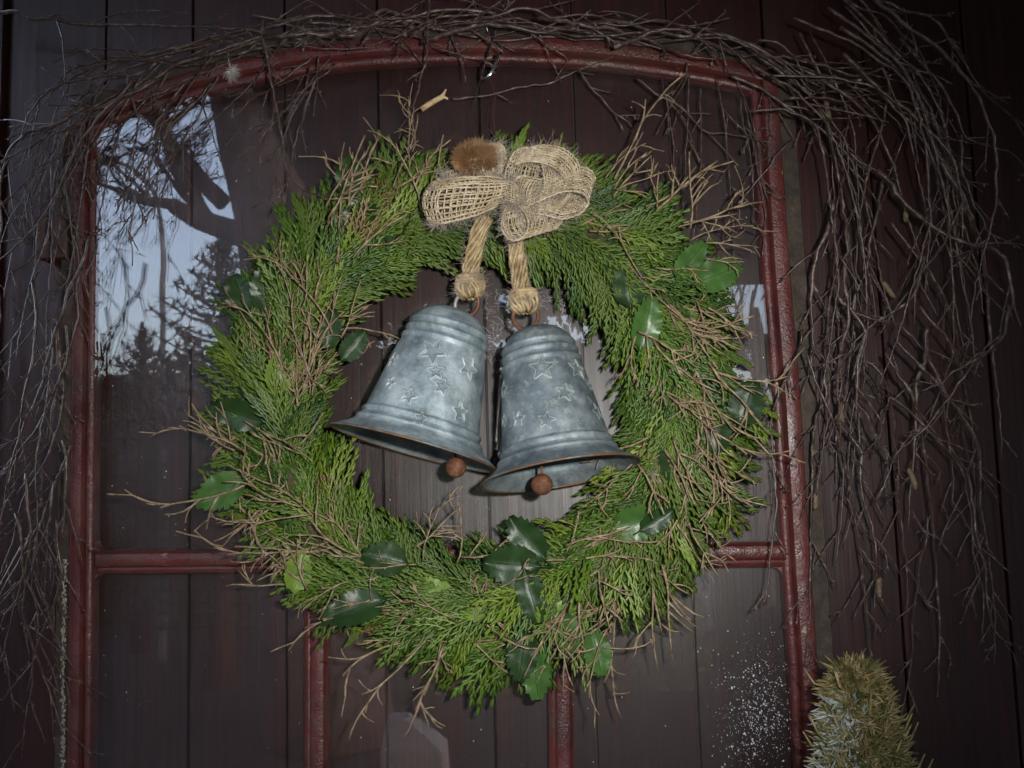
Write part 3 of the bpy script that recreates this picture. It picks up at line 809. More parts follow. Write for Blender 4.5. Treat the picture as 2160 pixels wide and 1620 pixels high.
leaves = [(735, 420, 5, 'd', 1.0), (745, 500, 20, 'd', 1.0), (820, 520, 30, 'd', .9), (560, 660, 5, 'd', 1.15), (520, 660, -20, 'd', .9), (690, 740, 10, 'd', .9), (720, 760, 40, 'd', .8),
          (585, 830, 8, 'y', .8), (560, 890, -72, 'd', 1.25), (520, 1010, -115, 'm', 1.05), 
          (860, 1190, -75, 'd', .95), (815, 1265, -105, 'd', 1.35), (620, 1250, 10, 'y', .8), (960, 1270, -75, 'y', .9), (1060, 1290, -88, 'y', .8),
          (1150, 1180, -40, 'd', 1.1), (1140, 1195, -85, 'd', 1.15), (1105, 1200, 165, 'd', 1.1), (1120, 1230, 195, 'd', 1.0), (1158, 1335, 2, 'y', .75), (1125, 1340, 178, 'm', 1.15), (1110, 1330, 190, 'd', 1.0), (1175, 1290, 160, 'm', .8),
          (1350, 740, 15, 'm', 1.05), (1300, 590, 5, 'd', 1.0), (1330, 650, 0, 'd', 1.0), (1425, 590, 40, 'm', .9), (1460, 600, 70, 'm', 1.0), 
          (1290, 1115, 78, 'm', .9), (1350, 1120, 60, 'd', .8), (1510, 960, 5, 'd', 1.0), (1560, 900, 20, 'd', 1.0), (1400, 1030, -10, 'd', .9), (1250, 1330, 170, 'm', .8)]
for i, (px, py, hd, tone, s) in enumerate(leaves):
    y = WY - (0.026 if tone == 'd' and py < 1080 else 0.032) - rs.uniform(0, .008)
    p = P(px, py, y) - wc; a = R(hd)
    d = Vector((math.sin(a), rs.uniform(-.12, .12), math.cos(a)))
    o = link('holly_leaf', HM[tone][i % 3], wr)
    s *= 0.86 if tone == 'd' else 0.95
    o.matrix_local = Matrix.Translation(p) @ orient(d, (rs.uniform(-.5, .5), -1, rs.uniform(-.3, .55))).to_4x4() @ Matrix.Diagonal((s, s, s, 1))

# ================================================================== BELLS
PROFILE = [(0, 0), (1, 14), (4, 32), (10, 50), (18, 64), (27, 74), (36, 81), (40, 83.5), (43, 87.0), (46, 88.2), (50, 86.2), (57, 87.0), (60, 90.5), (63, 91.8), (66, 91.0), (70, 88.8), (76, 90.5), (79, 94.5), (82, 95.6), (85, 94.8), (90, 93.2),
           (110, 99), (150, 106.5), (190, 114), (230, 121.5), (243, 124), (245, 128), (248, 130), (252, 130), (256, 128), (262, 132), (264, 137), (267, 138.5), (271, 138.5), (277, 143), (284, 153), (292, 167), (298, 178), (301, 182)]
def star_sdf(x, y, r):
    # distance to a five-pointed star outline, negative inside
    ang = np.arctan2(x, y); rho = np.hypot(x, y)
    a = np.abs(((ang + math.pi / 5) % (2 * math.pi / 5)) - math.pi / 5)
    px_, py_ = rho * np.sin(a), rho * np.cos(a)
    # edge from the tip (0,r) to the notch at 36 deg
    ri = r * 0.42; tx, ty = 0.0, r; nx, ny = ri * math.sin(math.pi / 5), ri * math.cos(math.pi / 5)
    ex, ey = nx - tx, ny - ty; l = math.hypot(ex, ey)
    h = np.clip(((px_ - tx) * ex + (py_ - ty) * ey) / l ** 2, 0, 1)
    d = np.hypot(px_ - tx - h * ex, py_ - ty - h * ey)
    side = (px_ - tx) * ey - (py_ - ty) * ex
    return np.where(side > 0, -d, d) * 1.0
def bell(label, apex_px, mouth_px, ya, ym, scale, stars, clap_px, clap_r, ring_px, ring_tilt, seed):
    rnd = random.Random(seed)
    A = P(*apex_px, ya); Mo = P(*mouth_px, ym)
    ax = (Mo - A); ln = ax.length; ax.normalize()
    u = ln / 301.0                                    # metres per profile unit along the axis
    ur = PPM(*mouth_px, ym) * scale                   # metres per profile unit across
    front = Vector((0, -1, 0)); front = (front - ax * front.dot(ax)).normalized()
    side = ax.cross(front).normalized()
    if side.x < 0: side = -side
    root = thing('bell', label, 'bell', tuple(A), 'galvanised bells hanging in the wreath')
    nt_ = 330
    tp = np.array([p[0] for p in PROFILE], float); rp_ = np.array([p[1] for p in PROFILE], float)
    tt = np.concatenate([np.linspace(0, 40, 40, endpoint=False), np.linspace(40, 301, nt_ - 40)])
    rr = np.interp(tt, tp, rp_)
    ker = np.array([1, 2, 3, 2, 1.0]); ker /= ker.sum()
    rr[5:-5] = np.convolve(rr, ker, 'same')[5:-5]
    th = np.concatenate([np.linspace(-1.75, 1.75, 430, endpoint=False), np.linspace(1.75, 2 * math.pi - 1.75, 70, endpoint=False)])
    T, H = np.meshgrid(tt, th, indexing='ij'); RR = np.repeat(rr[:, None], len(th), 1)
    disp = np.zeros_like(T); s_in = np.zeros_like(T); s_ed = np.zeros_like(T)
    for (px, py, r) in stars:
        # position on the sheet from the photo pixel
        va = np.array(apex_px, float); vm = np.array(mouth_px, float); e = (vm - va); L2 = np.linalg.norm(e); e /= L2
        w = np.array((px, py)) - va; t0_ = np.dot(w, e) / L2 * 301; s0_ = -(w[0] * -e[1] + w[1] * e[0])
        r0_ = np.interp(t0_, tp, rp_); th0 = math.asin(max(-.97, min(.97, (s0_) / (r0_ * scale))))
        X = (H - th0) * r0_; Yy = (t0_ - T) * (u / ur)
        rot = rnd.uniform(-.35, .35)
        X, Yy = X * math.cos(rot) - Yy * math.sin(rot), X * math.sin(rot) + Yy * math.cos(rot)
        d = star_sdf(X, Yy, r * 1.02)
        s_in = np.maximum(s_in, 0.32 / (1 + np.exp(np.clip(d + .3, -30, 30) / 0.5))); s_ed = np.maximum(s_ed, 0.42 * np.exp(-((d - 1.5) / 1.3) ** 2))
        disp += -2.6 * (1 / (1 + np.exp(np.clip(d, -30, 30) / 0.7))) + 2.0 * np.exp(-((d - 1.2) / 1.9) ** 2)
    # dents and hand-hammered unevenness
    for _ in range(16):
        t0_, h0_, s_ = rnd.uniform(95, 240), rnd.uniform(-1.6, 1.6), rnd.uniform(10, 26)
        disp += rnd.uniform(-1.8, 1.0) * np.exp(-(((T - t0_) ** 2 + ((H - h0_) * 110) ** 2) / s_ ** 2))
    RR = (RR + disp) * ur * (1 + 0.012 * np.sin(2 * H + seed))
    axv, sv, fv = np.array(ax), np.array(side), np.array(front)
    V = np.array(A)[None, None] + (T * u)[..., None] * axv + (RR * np.sin(H))[..., None] * sv + (RR * np.cos(H))[..., None] * fv
    a_, b_ = T.shape
    idx = np.arange(a_ * b_).reshape(a_, b_)
    q = np.stack([idx[:-1], np.roll(idx, -1, 1)[:-1], np.roll(idx, -1, 1)[1:], idx[1:]], -1).reshape(-1, 4)
    # inner skin
    ti = np.linspace(12, 300.5, 60); ri = (np.interp(ti, tp, rp_) - 3.0) * ur
    thi = np.linspace(0, 2 * math.pi, 90, endpoint=False); T2, H2 = np.meshgrid(ti, thi, indexing='ij'); R2 = np.repeat(ri[:, None], 90, 1)
    V2 = np.array(A)[None, None] + (T2 * u)[..., None] * axv + (R2 * np.sin(H2))[..., None] * sv + (R2 * np.cos(H2))[..., None] * fv
    id2 = np.arange(60 * 90).reshape(60, 90) + a_ * b_
    q2 = np.stack([id2[:-1], id2[1:], np.roll(id2, -1, 1)[1:], np.roll(id2, -1, 1)[:-1]], -1).reshape(-1, 4)
    mb = MB(); mb.v = np.concatenate([V.reshape(-1, 3), V2.reshape(-1, 3)]).tolist(); mb.n = len(mb.v)
    mb.f = np.concatenate([q, q2]).tolist(); mb.m = [0] * len(mb.f)
    so = child(mb, 'shell', M_ZINC_D if seed % 2 else M_ZINC, root)
    ca = so.data.color_attributes.new('stamp', 'FLOAT_COLOR', 'POINT')
    cv_ = np.zeros((len(mb.v), 4), np.float32); cv_[:a_ * b_, 0] = s_in.reshape(-1); cv_[:a_ * b_, 1] = s_ed.reshape(-1); cv_[:, 3] = 1
    ca.data.foreach_set('color', cv_.reshape(-1))
    # rusty rolled rim
    mb = MB(); pts = []
    for h in np.linspace(0, 2 * math.pi, 97):
        rr_ = 181.0 * ur * (1 + 0.012 * math.sin(2 * h + seed)); pts.append(np.array(A) + axv * 301 * u + (sv * math.sin(h) + fv * math.cos(h)) * rr_)
    mb.tube(pts, 0.00105, 7, cap=False); child(mb, 'rim', M_RIM, root)
    # clapper: rod and rusty ball
    cy = ym - 0.012
    c = P(*clap_px, cy); cr = clap_r * PPM(*clap_px, cy)
    mb = MB(); mb.ball(tuple(c), cr, 28, 18); cl = child(mb, 'clapper', M_RUST, root)
    mb = MB(); mb.tube([tuple(c), tuple(A + ax * 60 * u)], 0.0012, 6); child(mb, 'clapper_rod', M_RUST, root)
    # hanging ring
    yr = ya - 0.006
    rc = P(*ring_px[:2], yr); rad = ring_px[2] * PPM(*ring_px[:2], yr)
    mb = MB(); pts = []
    dx = Vector((math.cos(ring_tilt), -math.sin(ring_tilt) * .6, 0.1)).normalized(); dz = Vector((0, -0.25, 1)).normalized()
    for h in np.linspace(0, 2 * math.pi, 41): pts.append(tuple(rc + dx * rad * math.cos(h) + dz * rad * math.sin(h)))
    mb.tube(pts, rad * 0.155, 9, cap=False); child(mb, 'hanging_ring', M_RUST if seed % 2 else M_RING, root)
    return root
M_RIM = simple('rust_stained_zinc_edge', [(0.38, (0.16, 0.17, 0.16)), (0.50, (0.13, 0.075, 0.045)), (0.66, (0.20, 0.085, 0.035))], 45, 0.6, metallic=0.3, bstr=0.4)
M_RING = simple('half_rusted_steel', [(0.40, (0.13, 0.055, 0.028)), (0.52, (0.20, 0.12, 0.09)), (0.58, (0.30, 0.31, 0.31))], 40, 0.5, metallic=0.3, bstr=0.3)
bell('left zinc bell embossed with stars, leaning left on a jute rope', (960, 652), (875, 946), -0.092, -0.106, 1.0,
     [(925, 765, 27), (997, 795, 23), (932, 808, 16), (838, 772, 16), (840, 826, 12), (880, 858, 15), (945, 840, 15), (980, 888, 19), (905, 905, 12)], (962, 986), 21.5, (985, 641, 26), 0.3, 2)
bell('right zinc bell embossed with stars, overlapping the left bell', (1128, 690), (1182, 1000), -0.102, -0.124, 0.93,
     [(1150, 802, 29), (1222, 796, 24), (1064, 835, 20), (1198, 853, 20), (1100, 906, 16), (1160, 912, 18), (1262, 882, 19), (1247, 826, 14), (1066, 900, 13)], (1143, 1022), 23, (1109, 667, 27), -0.25, 5)

# ================================================================== ROPES
def strand_rope(mb, path, r, n=6, turns=1.6, sr=None, rnd=random):
    pts = spline(path, 0.0022); k = len(pts)
    t = np.gradient(pts, axis=0); t /= np.linalg.norm(t, axis=1)[:, None]
    n0 = np.cross(t, (0, 1, 0)); n0 /= np.linalg.norm(n0, axis=1)[:, None]; b0 = np.cross(t, n0)
    for s in range(n):
        ph = 2 * math.pi * s / n
        a = ph + np.linspace(0, 2 * math.pi * turns, k)
        rr = r * (1 + 0.13 * np.sin(np.linspace(0, 19, k) + s * 2.3)) * (0.92 + 0.16 * ((s * 7) % 5) / 4); a = a + 0.22 * np.sin(np.linspace(0, 9, k) + s * 1.7)
        mb.tube(pts + rr[:, None] * (np.cos(a)[:, None] * n0 + np.sin(a)[:, None] * b0), (sr or r * 0.52) * np.ones(k), 6)
    mb.tube(pts, r * .8, 6)
def hairs(mb, centers, normals, ln, r, count, rnd, curl=0.5):
    for i in range(count):
        j = rnd.randrange(len(centers)); c = np.array(centers[j], float); nrm = np.array(normals[j], float)
        d = nrm + np.array((rnd.gauss(0, .6), rnd.gauss(0, .6), rnd.gauss(0, .6))); d /= np.linalg.norm(d) + 1e-9
        l = ln * rnd.uniform(.35, 1.2); cv = np.array((rnd.gauss(0, curl), rnd.gauss(0, curl), rnd.gauss(0, curl)))
        mb.tube([c, c + d * l * .5 + cv * l * .15, c + d * l + cv * l * .5], np.array([r, r, r * .5]), 3, cap=False)
def rope(label, path_px, knot_px, kw, kh, seed):
    rnd = random.Random(seed)
    pts = [tuple(P(*q)) for q in path_px]
    root = thing('jute_rope', label, 'rope', pts[0], 'jute ropes the bells hang from')
    mb = MB(); s = PPM(*path_px[0]); strand_rope(mb, pts, 14.5 * s, 15, 0.45, 3.6 * s)
    child(mb, 'cord', M_JUTE, root)
    # knot: several turns of strand wound into a barrel, loop legs going down to the ring
    kc = np.array(P(*knot_px)); s = PPM(*knot_px); mb = MB()
    for i in range(24):                                  # strands bulging over the knot, top to bottom
        a = 2 * math.pi * i / 24 + rnd.gauss(0, .1); tw = rnd.gauss(.3, .25); bul = rnd.uniform(.9, 1.06)
        p_ = []
        for t in np.linspace(-1, 1, 9):
            w = math.sqrt(max(0, 1 - (abs(t) ** 2.6) * .72)); aa = a + t * tw; w *= bul
            p_.append(kc + np.array((math.cos(aa) * kw * .5 * w, math.sin(aa) * kw * .42 * w, -t * kh * .5)) * np.array((s, s, s)))
        mb.tube(p_, 3.7 * s, 6)
    for k_ in range(3):                                  # collar turns round the top
        p_ = [kc + np.array((math.cos(a) * (kw * .43 + k_ * 1.5) * s, math.sin(a) * kw * .40 * s, (kh * .40 - k_ * 8 + 3 * math.sin(a + k_)) * s)) for a in np.linspace(0, 2 * math.pi, 25)]
        mb.tube(p_, 5.0 * s, 6, cap=False)
    mb.ball(kc, kw * .38 * s, 12, 9)
    child(mb, 'knot', M_JUTE, root)
    mb = MB(); sp_ = spline(pts, .004); cs, ns = [], []
    for q in sp_:
        for _ in range(4):
            a = rnd.uniform(0, 6.28); nn = np.array((math.cos(a), -abs(math.sin(a)), 0)); cs.append(q + nn * 17 * s); ns.append(nn)
    for _ in range(60):
        a = rnd.uniform(0, 6.28); nn = np.array((math.cos(a), -abs(math.sin(a)), 0)); cs.append(kc + nn * kw * .46 * s + np.array((0, 0, rnd.uniform(-.4, .4) * kh * s))); ns.append(nn)
    hairs(mb, cs, ns, .007, .00010, 620, rnd); child(mb, 'loose_fibres', M_FUZZ, root, True, 'stuff')
rope('short jute rope and knot holding the left bell', [(1022, 455, -.118), (1010, 490, -.116), (998, 545, -.106), (992, 588, -.100)], (991, 604, -.098), 58, 52, 1)
rope('jute rope and knot holding the right bell', [(1082, 470, -.122), (1086, 510, -.118), (1094, 560, -.115), (1102, 618, -.114)], (1106, 634, -.113), 58, 52, 2)

# ================================================================== BURLAP BOW
bow = thing('burlap_bow', 'beige burlap ribbon bow tied at the top of the wreath', 'bow', tuple(P(1065, 415, -.13)))
def ribbon(ctrl, Wv, nwarp, wstep, name='ribbon_loop', tr=0.00058, seed=0, taper=None, bulge=0.0):
    """ctrl: (px,py,y) of one edge; Wv: (dpx,dpy,dy) to the other edge. Woven of separate threads."""
    rnd = random.Random(seed); mb = MB()
    c0 = spline([tuple(P(*c)) for c in ctrl], 0.0011)
    wv = lambda c: (c[0] + Wv[0], c[1] + Wv[1], c[2] + Wv[2])
    c1 = spline([tuple(P(*wv(c))) for c in ctrl], 0.0011)
    k = min(len(c0), len(c1))
    i0 = np.linspace(0, len(c0) - 1, k).astype(int); i1 = np.linspace(0, len(c1) - 1, k).astype(int)
    c0, c1 = c0[i0], c1[i1]
    if taper is not None:
        m_ = (c0 + c1) / 2; tp_ = np.interp(np.linspace(0, 1, k), *taper)[:, None]
        c0 = m_ + (c0 - m_) * tp_; c1 = m_ + (c1 - m_) * tp_
    t = np.gradient((c0 + c1) / 2, axis=0); w = c1 - c0
    nrm = np.cross(t, w); nrm /= np.linalg.norm(nrm, axis=1)[:, None] + 1e-12
    bl2 = lambda f: 4 * f * (1 - f) * bulge
    arc = np.concatenate([[0], np.cumsum(np.linalg.norm(np.diff((c0 + c1) / 2, axis=0), axis=1))])
    for i in range(nwarp):
        f = i / (nwarp - 1) + rnd.gauss(0, .008)
        ph = (i % 2) * math.pi
        wob = np.cumsum(np.random.normal(0, .004, k)); wob -= np.linspace(wob[0], wob[-1], k)
        pts = c0 + (f + np.clip(wob, -.03, .03))[:, None] * w + nrm * (bl2(f) + 0.0005 * np.sin(arc / wstep * math.pi + ph))[:, None]
        st_ = 2
        mb.tube(pts[::st_], tr * rnd.uniform(.8, 1.35), 5)
        if i in (0, nwarp - 1): mb.tube(pts[::st_] + nrm[::st_] * tr, tr * 1.3, 5)
    a = 0.0; j = 0
    while a < arc[-1]:
        q = int(np.searchsorted(arc, a)); q = min(q, k - 1)
        fs = np.linspace(-0.01, 1.01, nwarp * 2 + 1)
        sk = rnd.gauss(0, 1.3)
        idx = np.clip((q + sk * np.sin(fs * 3.1)).astype(int), 0, k - 1)
        pts = c0[idx] + fs[:, None] * w[idx] + nrm[idx] * (bl2(fs) - 0.0005 * np.cos(fs * (nwarp - 1) * math.pi + j * math.pi))[:, None]
        mb.tube(pts, tr * rnd.uniform(.7, 1.2), 4)
        a += wstep * rnd.uniform(.75, 1.25); j += 1
    o = child(mb, name, M_BURLAP, bow)
    # fuzz
    hb = MB(); cs, ns = [], []
    for _ in range(900):
        q = rnd.randrange(k); f = rnd.choice((0.0, 1.0, rnd.random()))
        cs.append(c0[q] + f * w[q]); ns.append(nrm[q] * rnd.choice((-1, 1)) + (w[q] / (np.linalg.norm(w[q]) + 1e-9)) * (f - .5) * 2)
    hairs(hb, cs, ns, .0075, .00011, 800, rnd, .8)
    h = hb.build('fuzz', M_FUZZ, o); h.location = (0, 0, 0); h['kind'] = 'stuff'
    h.data.transform(Matrix.Translation(-Vector(bow.location)))
    return o
BSGN = 1.0
# left flat loop (front strap and its return)
ribbon([(1068, 360, -.146), (1010, 370, -.158), (968, 378, -.158), (942, 381, -.149), (932, 376, -.134), (945, 364, -.124), (1000, 354, -.122), (1060, 360, -.128)], (-24, 92, -.004), 12, .0030, seed=1, tr=.00076, taper=([0, .12, .3, .5, .8, 1], [.62, .86, 1.0, 1.04, 1, .7]), bulge=BSGN * .011)
ribbon([(1066, 366, -.140), (1010, 376, -.150), (968, 384, -.150), (946, 386, -.143), (940, 380, -.134), (950, 370, -.128), (1000, 362, -.126)], (-22, 86, -.004), 11, .0034, seed=11, tr=.00064, taper=([0, .12, .3, 1], [.6, .86, .98, .98]), bulge=BSGN * .009)
# upper right loop, seen into from the left
ribbon([(1068, 425, -.140), (1066, 365, -.152), (1082, 325, -.156), (1108, 312, -.154), (1134, 330, -.150), (1146, 372, -.146), (1140, 415, -.148), (1115, 440, -.150), (1085, 435, -.150), (1078, 405, -.152), (1090, 375, -.152), (1112, 372, -.152)], (68, 14, .026), 16, .0026, seed=2)
ribbon([(1112, 312, -.152), (1150, 306, -.150), (1195, 318, -.146), (1222, 352, -.138), (1214, 398, -.136), (1170, 430, -.142), (1110, 440, -.144)], (-26, 34, -.004), 13, .0026, seed=3)
# right loop with its open oval mouth
ribbon([(1092, 448, -.150), (1140, 424, -.156), (1190, 405, -.158), (1228, 408, -.156), (1240, 428, -.152), (1222, 450, -.150), (1185, 460, -.150), (1150, 452, -.151), (1110, 448, -.150)], (14, -50, .028), 16, .0026, seed=4)
# bottom loop
ribbon([(1072, 428, -.150), (1060, 458, -.160), (1060, 486, -.164), (1078, 506, -.165), (1102, 503, -.164), (1116, 480, -.161), (1112, 450, -.156), (1090, 432, -.150)], (72, -22, .028), 16, .0026, seed=5)
# upper left loop round the plush
ribbon([(1064, 392, -.136), (1046, 370, -.142), (1036, 338, -.144), (1040, 310, -.143), (1054, 302, -.140), (1066, 318, -.136), (1068, 352, -.132), (1066, 390, -.130)], (-22, 2, -.006), 8, .0028, seed=6)
# knot band in the middle
ribbon([(1058, 388, -.146), (1076, 384, -.156), (1092, 396, -.150), (1094, 424, -.140), (1070, 430, -.134)], (0, 40, -.002), 9, .0026, name='centre_knot', seed=7)
# plush tuft
pom = thing('plush_tuft', 'brown fuzzy plush tuft tucked beside the burlap bow', 'pompom', tuple(P(1002, 338, -.144)))
c = np.array(P(1002, 338, -.144)); s = PPM(1004, 340, -.136)
mb = MB(); mb.ball(c, 1.0, 20, 14, 0, (37 * s, 25 * s, 28 * s)); child(mb, 'core', M_POM, pom)
mb = MB(); rnd = random.Random(9)
for i in range(5200):
    d = np.array((rnd.gauss(0, 1), -abs(rnd.gauss(0, 1)), rnd.gauss(0, 1))); d /= np.linalg.norm(d)
    b_ = c + d * np.array((36, 24, 27)) * s; e = d + np.array((rnd.gauss(0, .35), rnd.gauss(0, .35), rnd.gauss(0, .35) + .12)); l = rnd.uniform(.0025, .0055)
    mb.tube([b_, b_ + e * l], np.array((.00022, .00008)), 3, cap=False)
child(mb, 'pile', M_POM, pom, True, 'stuff')

# ================================================================== HOOK, WIRE, SMALL BITS
def wire_thing(name, label, cat, ctrl, r, mat, n=8, flat=1.0, part=None):
    pts = [tuple(P(*q)) for q in ctrl]
    mb = MB(); sp_ = spline(pts, .002); mb.tube(sp_, r, n, flat=flat)
    return tag(mb.build(name, mat, None, True, org=pts[-1]), label, cat)
wire_thing('steel_hook', 'bent steel wire hook hung over the top of the window frame', 'hook',
           [(1030, 70, -.030), (1026, 52, -.034), (1032, 40, -.046), (1042, 42, -.056), (1044, 62, -.060), (1036, 95, -.060), (1024, 130, -.061), (1015, 155, -.062), (1020, 166, -.064), (1034, 158, -.067), (1046, 135, -.068), (1051, 113, -.068)], .0017, M_STEEL, flat=.6)
wire_thing('hanging_wire', 'thin dark wire loop from the hook down to the wreath', 'wire',
           [(1003, 300, -.070), (998, 262, -.068), (996, 235, -.066), (1004, 205, -.065), (1014, 168, -.0645), (1024, 163, -.0645), (1036, 172, -.0645), (1044, 200, -.065), (1041, 240, -.066), (1045, 290, -.070)], .00032, M_DWIRE, 4)
# pale peeled stick
ps = thing('peeled_stick', 'short pale peeled stick with forked end above the wreath', 'stick', tuple(P(890, 232, -.066)))
mb = MB(); mb.tube(spline([tuple(P(*q)) for q in ((889, 231, -.066), (905, 220, -.067), (922, 210, -.068), (932, 205, -.068))], .003), .0026, 7)
mb.tube([tuple(P(*q)) for q in ((928, 207, -.068), (936, 198, -.069), (941, 188, -.070))], np.array((.0022, .0016, .0008)), 6)
mb.tube([tuple(P(*q)) for q in ((928, 207, -.068), (938, 205, -.069), (945, 209, -.069))], np.array((.0020, .0015, .0010)), 6)
child(mb, 'stem', M_PALE, ps)
# white fluff
ff = thing('white_fluff', 'small tuft of white fluff caught on the arch at left', 'fluff', tuple(P(488, 150, -.066)))
mb = MB(); rnd = random.Random(4); c = np.array(P(488, 150, -.066))
for i in range(170):
    d = np.array((rnd.gauss(0, 1), rnd.gauss(0, .6), rnd.gauss(-.2, 1))); d /= np.linalg.norm(d)
    l = rnd.uniform(.004, .012); mb.tube([c + d * .001, c + d * l * .6, c + d * l + np.array((0, 0, -.002))], np.array((.00014, .00012, .00006)), 3, cap=False)
mb.tube([tuple(P(481, 98, -.064)), tuple(P(482, 125, -.066)), tuple(c)], .0003, 4)
child(mb, 'fibres', M_FLUFF, ff, True, 'stuff')
# cobweb smears on the glass between the bells and beside the right knot
for nm_lab, cx, cy, rx_, ry_, n_, sd in (('crumpled cobweb on the glass between the two bells', 1040, 690, 22, 62, 46, 1), ('wispy cobweb on the glass right of the right knot', 1165, 638, 38, 22, 26, 2)):
    rnd = random.Random(sd); mb = MB()
    for i in range(n_):
        x, y = cx + rnd.uniform(-1, 1) * rx_, cy + rnd.uniform(-1, 1) * ry_; pts = []
        a = rnd.uniform(0, 6.28)
        for j in range(7):
            pts.append(tuple(P(x, y, Y1g - .0006 - rnd.uniform(0, .0006)))); a += rnd.gauss(0, .8); x += math.cos(a) * 4.5; y += math.sin(a) * 4.5
        mb.tube(spline(pts, .0012), rnd.uniform(.00007, .00016), 4)
    o = mb.build('cobweb', M_WEB, None, True, org=tuple(P(cx, cy, Y1g))); tag(o, nm_lab, 'cobweb')
# block and iron ring on the boards left of the window
p0, p1 = P(82, 457, -.02), P(146, 545, -.02)
wb = thing('wooden_block', 'small brown wooden turn block fixed left of the window', 'block', tuple((p0 + p1) / 2))
mb = MB(); mb.box(p0.x, p1.x, -.024, -.001, p1.z, p0.z); ob = child(mb, 'body', M_BLOCK, wb, False)
bv = ob.modifiers.new('bevel', 'BEVEL'); bv.width = .002; bv.segments = 2
mb = MB(); c = P(100, 500, -.025); mb.ball(tuple(c), .0035, 10, 6, 0, (1, .5, 1)); child(mb, 'screw', M_RUST, wb)
mb = MB(); c = P(52, 488, -.012)
pts = [tuple(c + Vector((math.cos(a) * .0035, -.004 * math.sin(a), math.sin(a) * .0125))) for a in np.linspace(0, 2 * math.pi, 25)]
mb.tube(pts, .0014, 6, cap=False)
tag(mb.build('iron_ring', M_DWIRE, None, True, org=tuple(c)), 'small dark iron ring hanging on the boards at far left', 'ring')

# ================================================================== BIRCH BRANCHES
def branch_mesh(path, r0, rnd, side_n, side_len, gravity=0.5, zig=0.0012, minlen=.02, tipr=0.00055, sub=True):
    mb = MB(); pth = spline(path, .04)
    pth = pth + np.random.normal(0, .0020, pth.shape) * np.array((1, .5, 1)); pth[0] = path[0]
    pts = []
    for a_, b_ in zip(pth[:-1], pth[1:]):
        kk = max(2, int(np.linalg.norm(b_ - a_) / .006)); pts += [a_ + (b_ - a_) * j / kk for j in range(kk)]
    pts = np.array(pts + [pth[-1]]); k = len(pts)
    pts[1:-1] = (pts[:-2] + 2 * pts[1:-1] + pts[2:]) / 4
    pts = pts + np.random.normal(0, zig * .35, pts.shape) * np.array((1, .5, 1))
    # birch zig-zag at the nodes
    t = np.gradient(pts, axis=0); t /= np.linalg.norm(t, axis=1)[:, None] + 1e-9
    rad = np.linspace(r0, tipr, k)
    rad *= 1 + 0.22 * (np.random.rand(k) ** 4)
    rad *= 0.86
    mb.tube(pts, rad, 6)
    def side(q, d, ln, r, lev):
        kk = max(4, int(ln / .007)); p_ = [np.array(q)]; dd = np.array(d, float); rl = []
        gg = rnd.uniform(0.4, 1.3) * gravity
        for i in range(kk):
            dd = dd + np.array((rnd.gauss(0, .05), rnd.gauss(0, .03), rnd.gauss(0, .05) - gg * .06)); dd /= np.linalg.norm(dd)
            nx = p_[-1] + dd * ln / kk
            if nx[1] > -0.005: nx[1] = -0.005; dd[1] = -abs(dd[1])
            p_.append(nx)
        rr = np.linspace(r, max(.00042, r * .5), kk + 1); rr *= 1 + .25 * (np.random.rand(kk + 1) ** 4)
        mb.tube(p_, rr, 5)
        # buds
        for i in range(1, kk + 1, 2):
            b0 = p_[i]; bd = dd + np.array((rnd.gauss(0, .7), rnd.gauss(0, .4), rnd.gauss(0, .7))); bd /= np.linalg.norm(bd)
            mb.tube([b0, b0 + bd * .0016, b0 + bd * .0034], np.array((.0005, .0008, .0002)), 4)
        if lev > 0:
            for _ in range(rnd.randint(0, 1)):
                i = rnd.randint(1, kk - 1); nd = (p_[i + 1] - p_[i]); nd /= np.linalg.norm(nd) + 1e-9
                sd = np.array((-nd[2], rnd.uniform(-.3, .2), nd[0])) * rnd.choice((-1, 1))
                side(p_[i], nd * .8 + sd * .55, ln * rnd.uniform(.25, .55), r * .7, lev - 1)
    sgn = rnd.choice((-1, 1)); nodes = []
    for j in range(side_n):
        i = int(k * (0.12 + 0.84 * (j + rnd.uniform(.1, .9)) / side_n)); i = min(i, k - 2); sgn = -sgn
        d = t[i]; sd = np.array((-d[2], rnd.uniform(-.35, .25), d[0])) * sgn
        ln = max(minlen, side_len * rnd.uniform(.35, 1.15) * (1 - .35 * i / k))
        side(pts[i], d * .85 + sd * rnd.uniform(.4, .75), ln, max(.00062, rad[i] * .62), 1 if sub else 0)
        nodes.append(i)
    return mb, pts
def catkin(root, p, d, ln, rnd):
    mb = MB(); p = np.array(p); d = np.array(d, float); d /= np.linalg.norm(d); k = 12
    b_ = np.array((rnd.uniform(-.25, .25), rnd.uniform(-.1, .1), 0))
    pts = [p + d * ln * t + b_ * ln * t * t for t in np.linspace(0, 1, k)]
    mb.tube(pts, .0022 * np.array([.35] + [1 + .14 * (i % 2) for i in range(k - 3)] + [.8, .3]), 7)
    child(mb, 'catkin', M_CATKIN, root)
NB = [0]
def branch(label, group, ctrl, r0, side_n, side_len, seed, gravity=.5, catk=0, **kw):
    rnd = random.Random(seed); np.random.seed(seed % 99991)
    path = [tuple(P(*c)) for c in ctrl]
    root = thing('birch_branch', label, 'branch', path[0], group)
    mb, pts = branch_mesh(path, r0, rnd, side_n, side_len, gravity, **kw)
    child(mb, 'stem', M_BIRCH, root)
    for j in range(catk):
        i = rnd.randint(len(pts) // 3, len(pts) - 2)
        catkin(root, pts[i] + np.array((rnd.uniform(-.006, .006), -.002, -.002)), (rnd.uniform(-.5, .5), rnd.uniform(-.2, .1), -1), rnd.uniform(.014, .024), rnd)
    NB[0] += 1
    return root
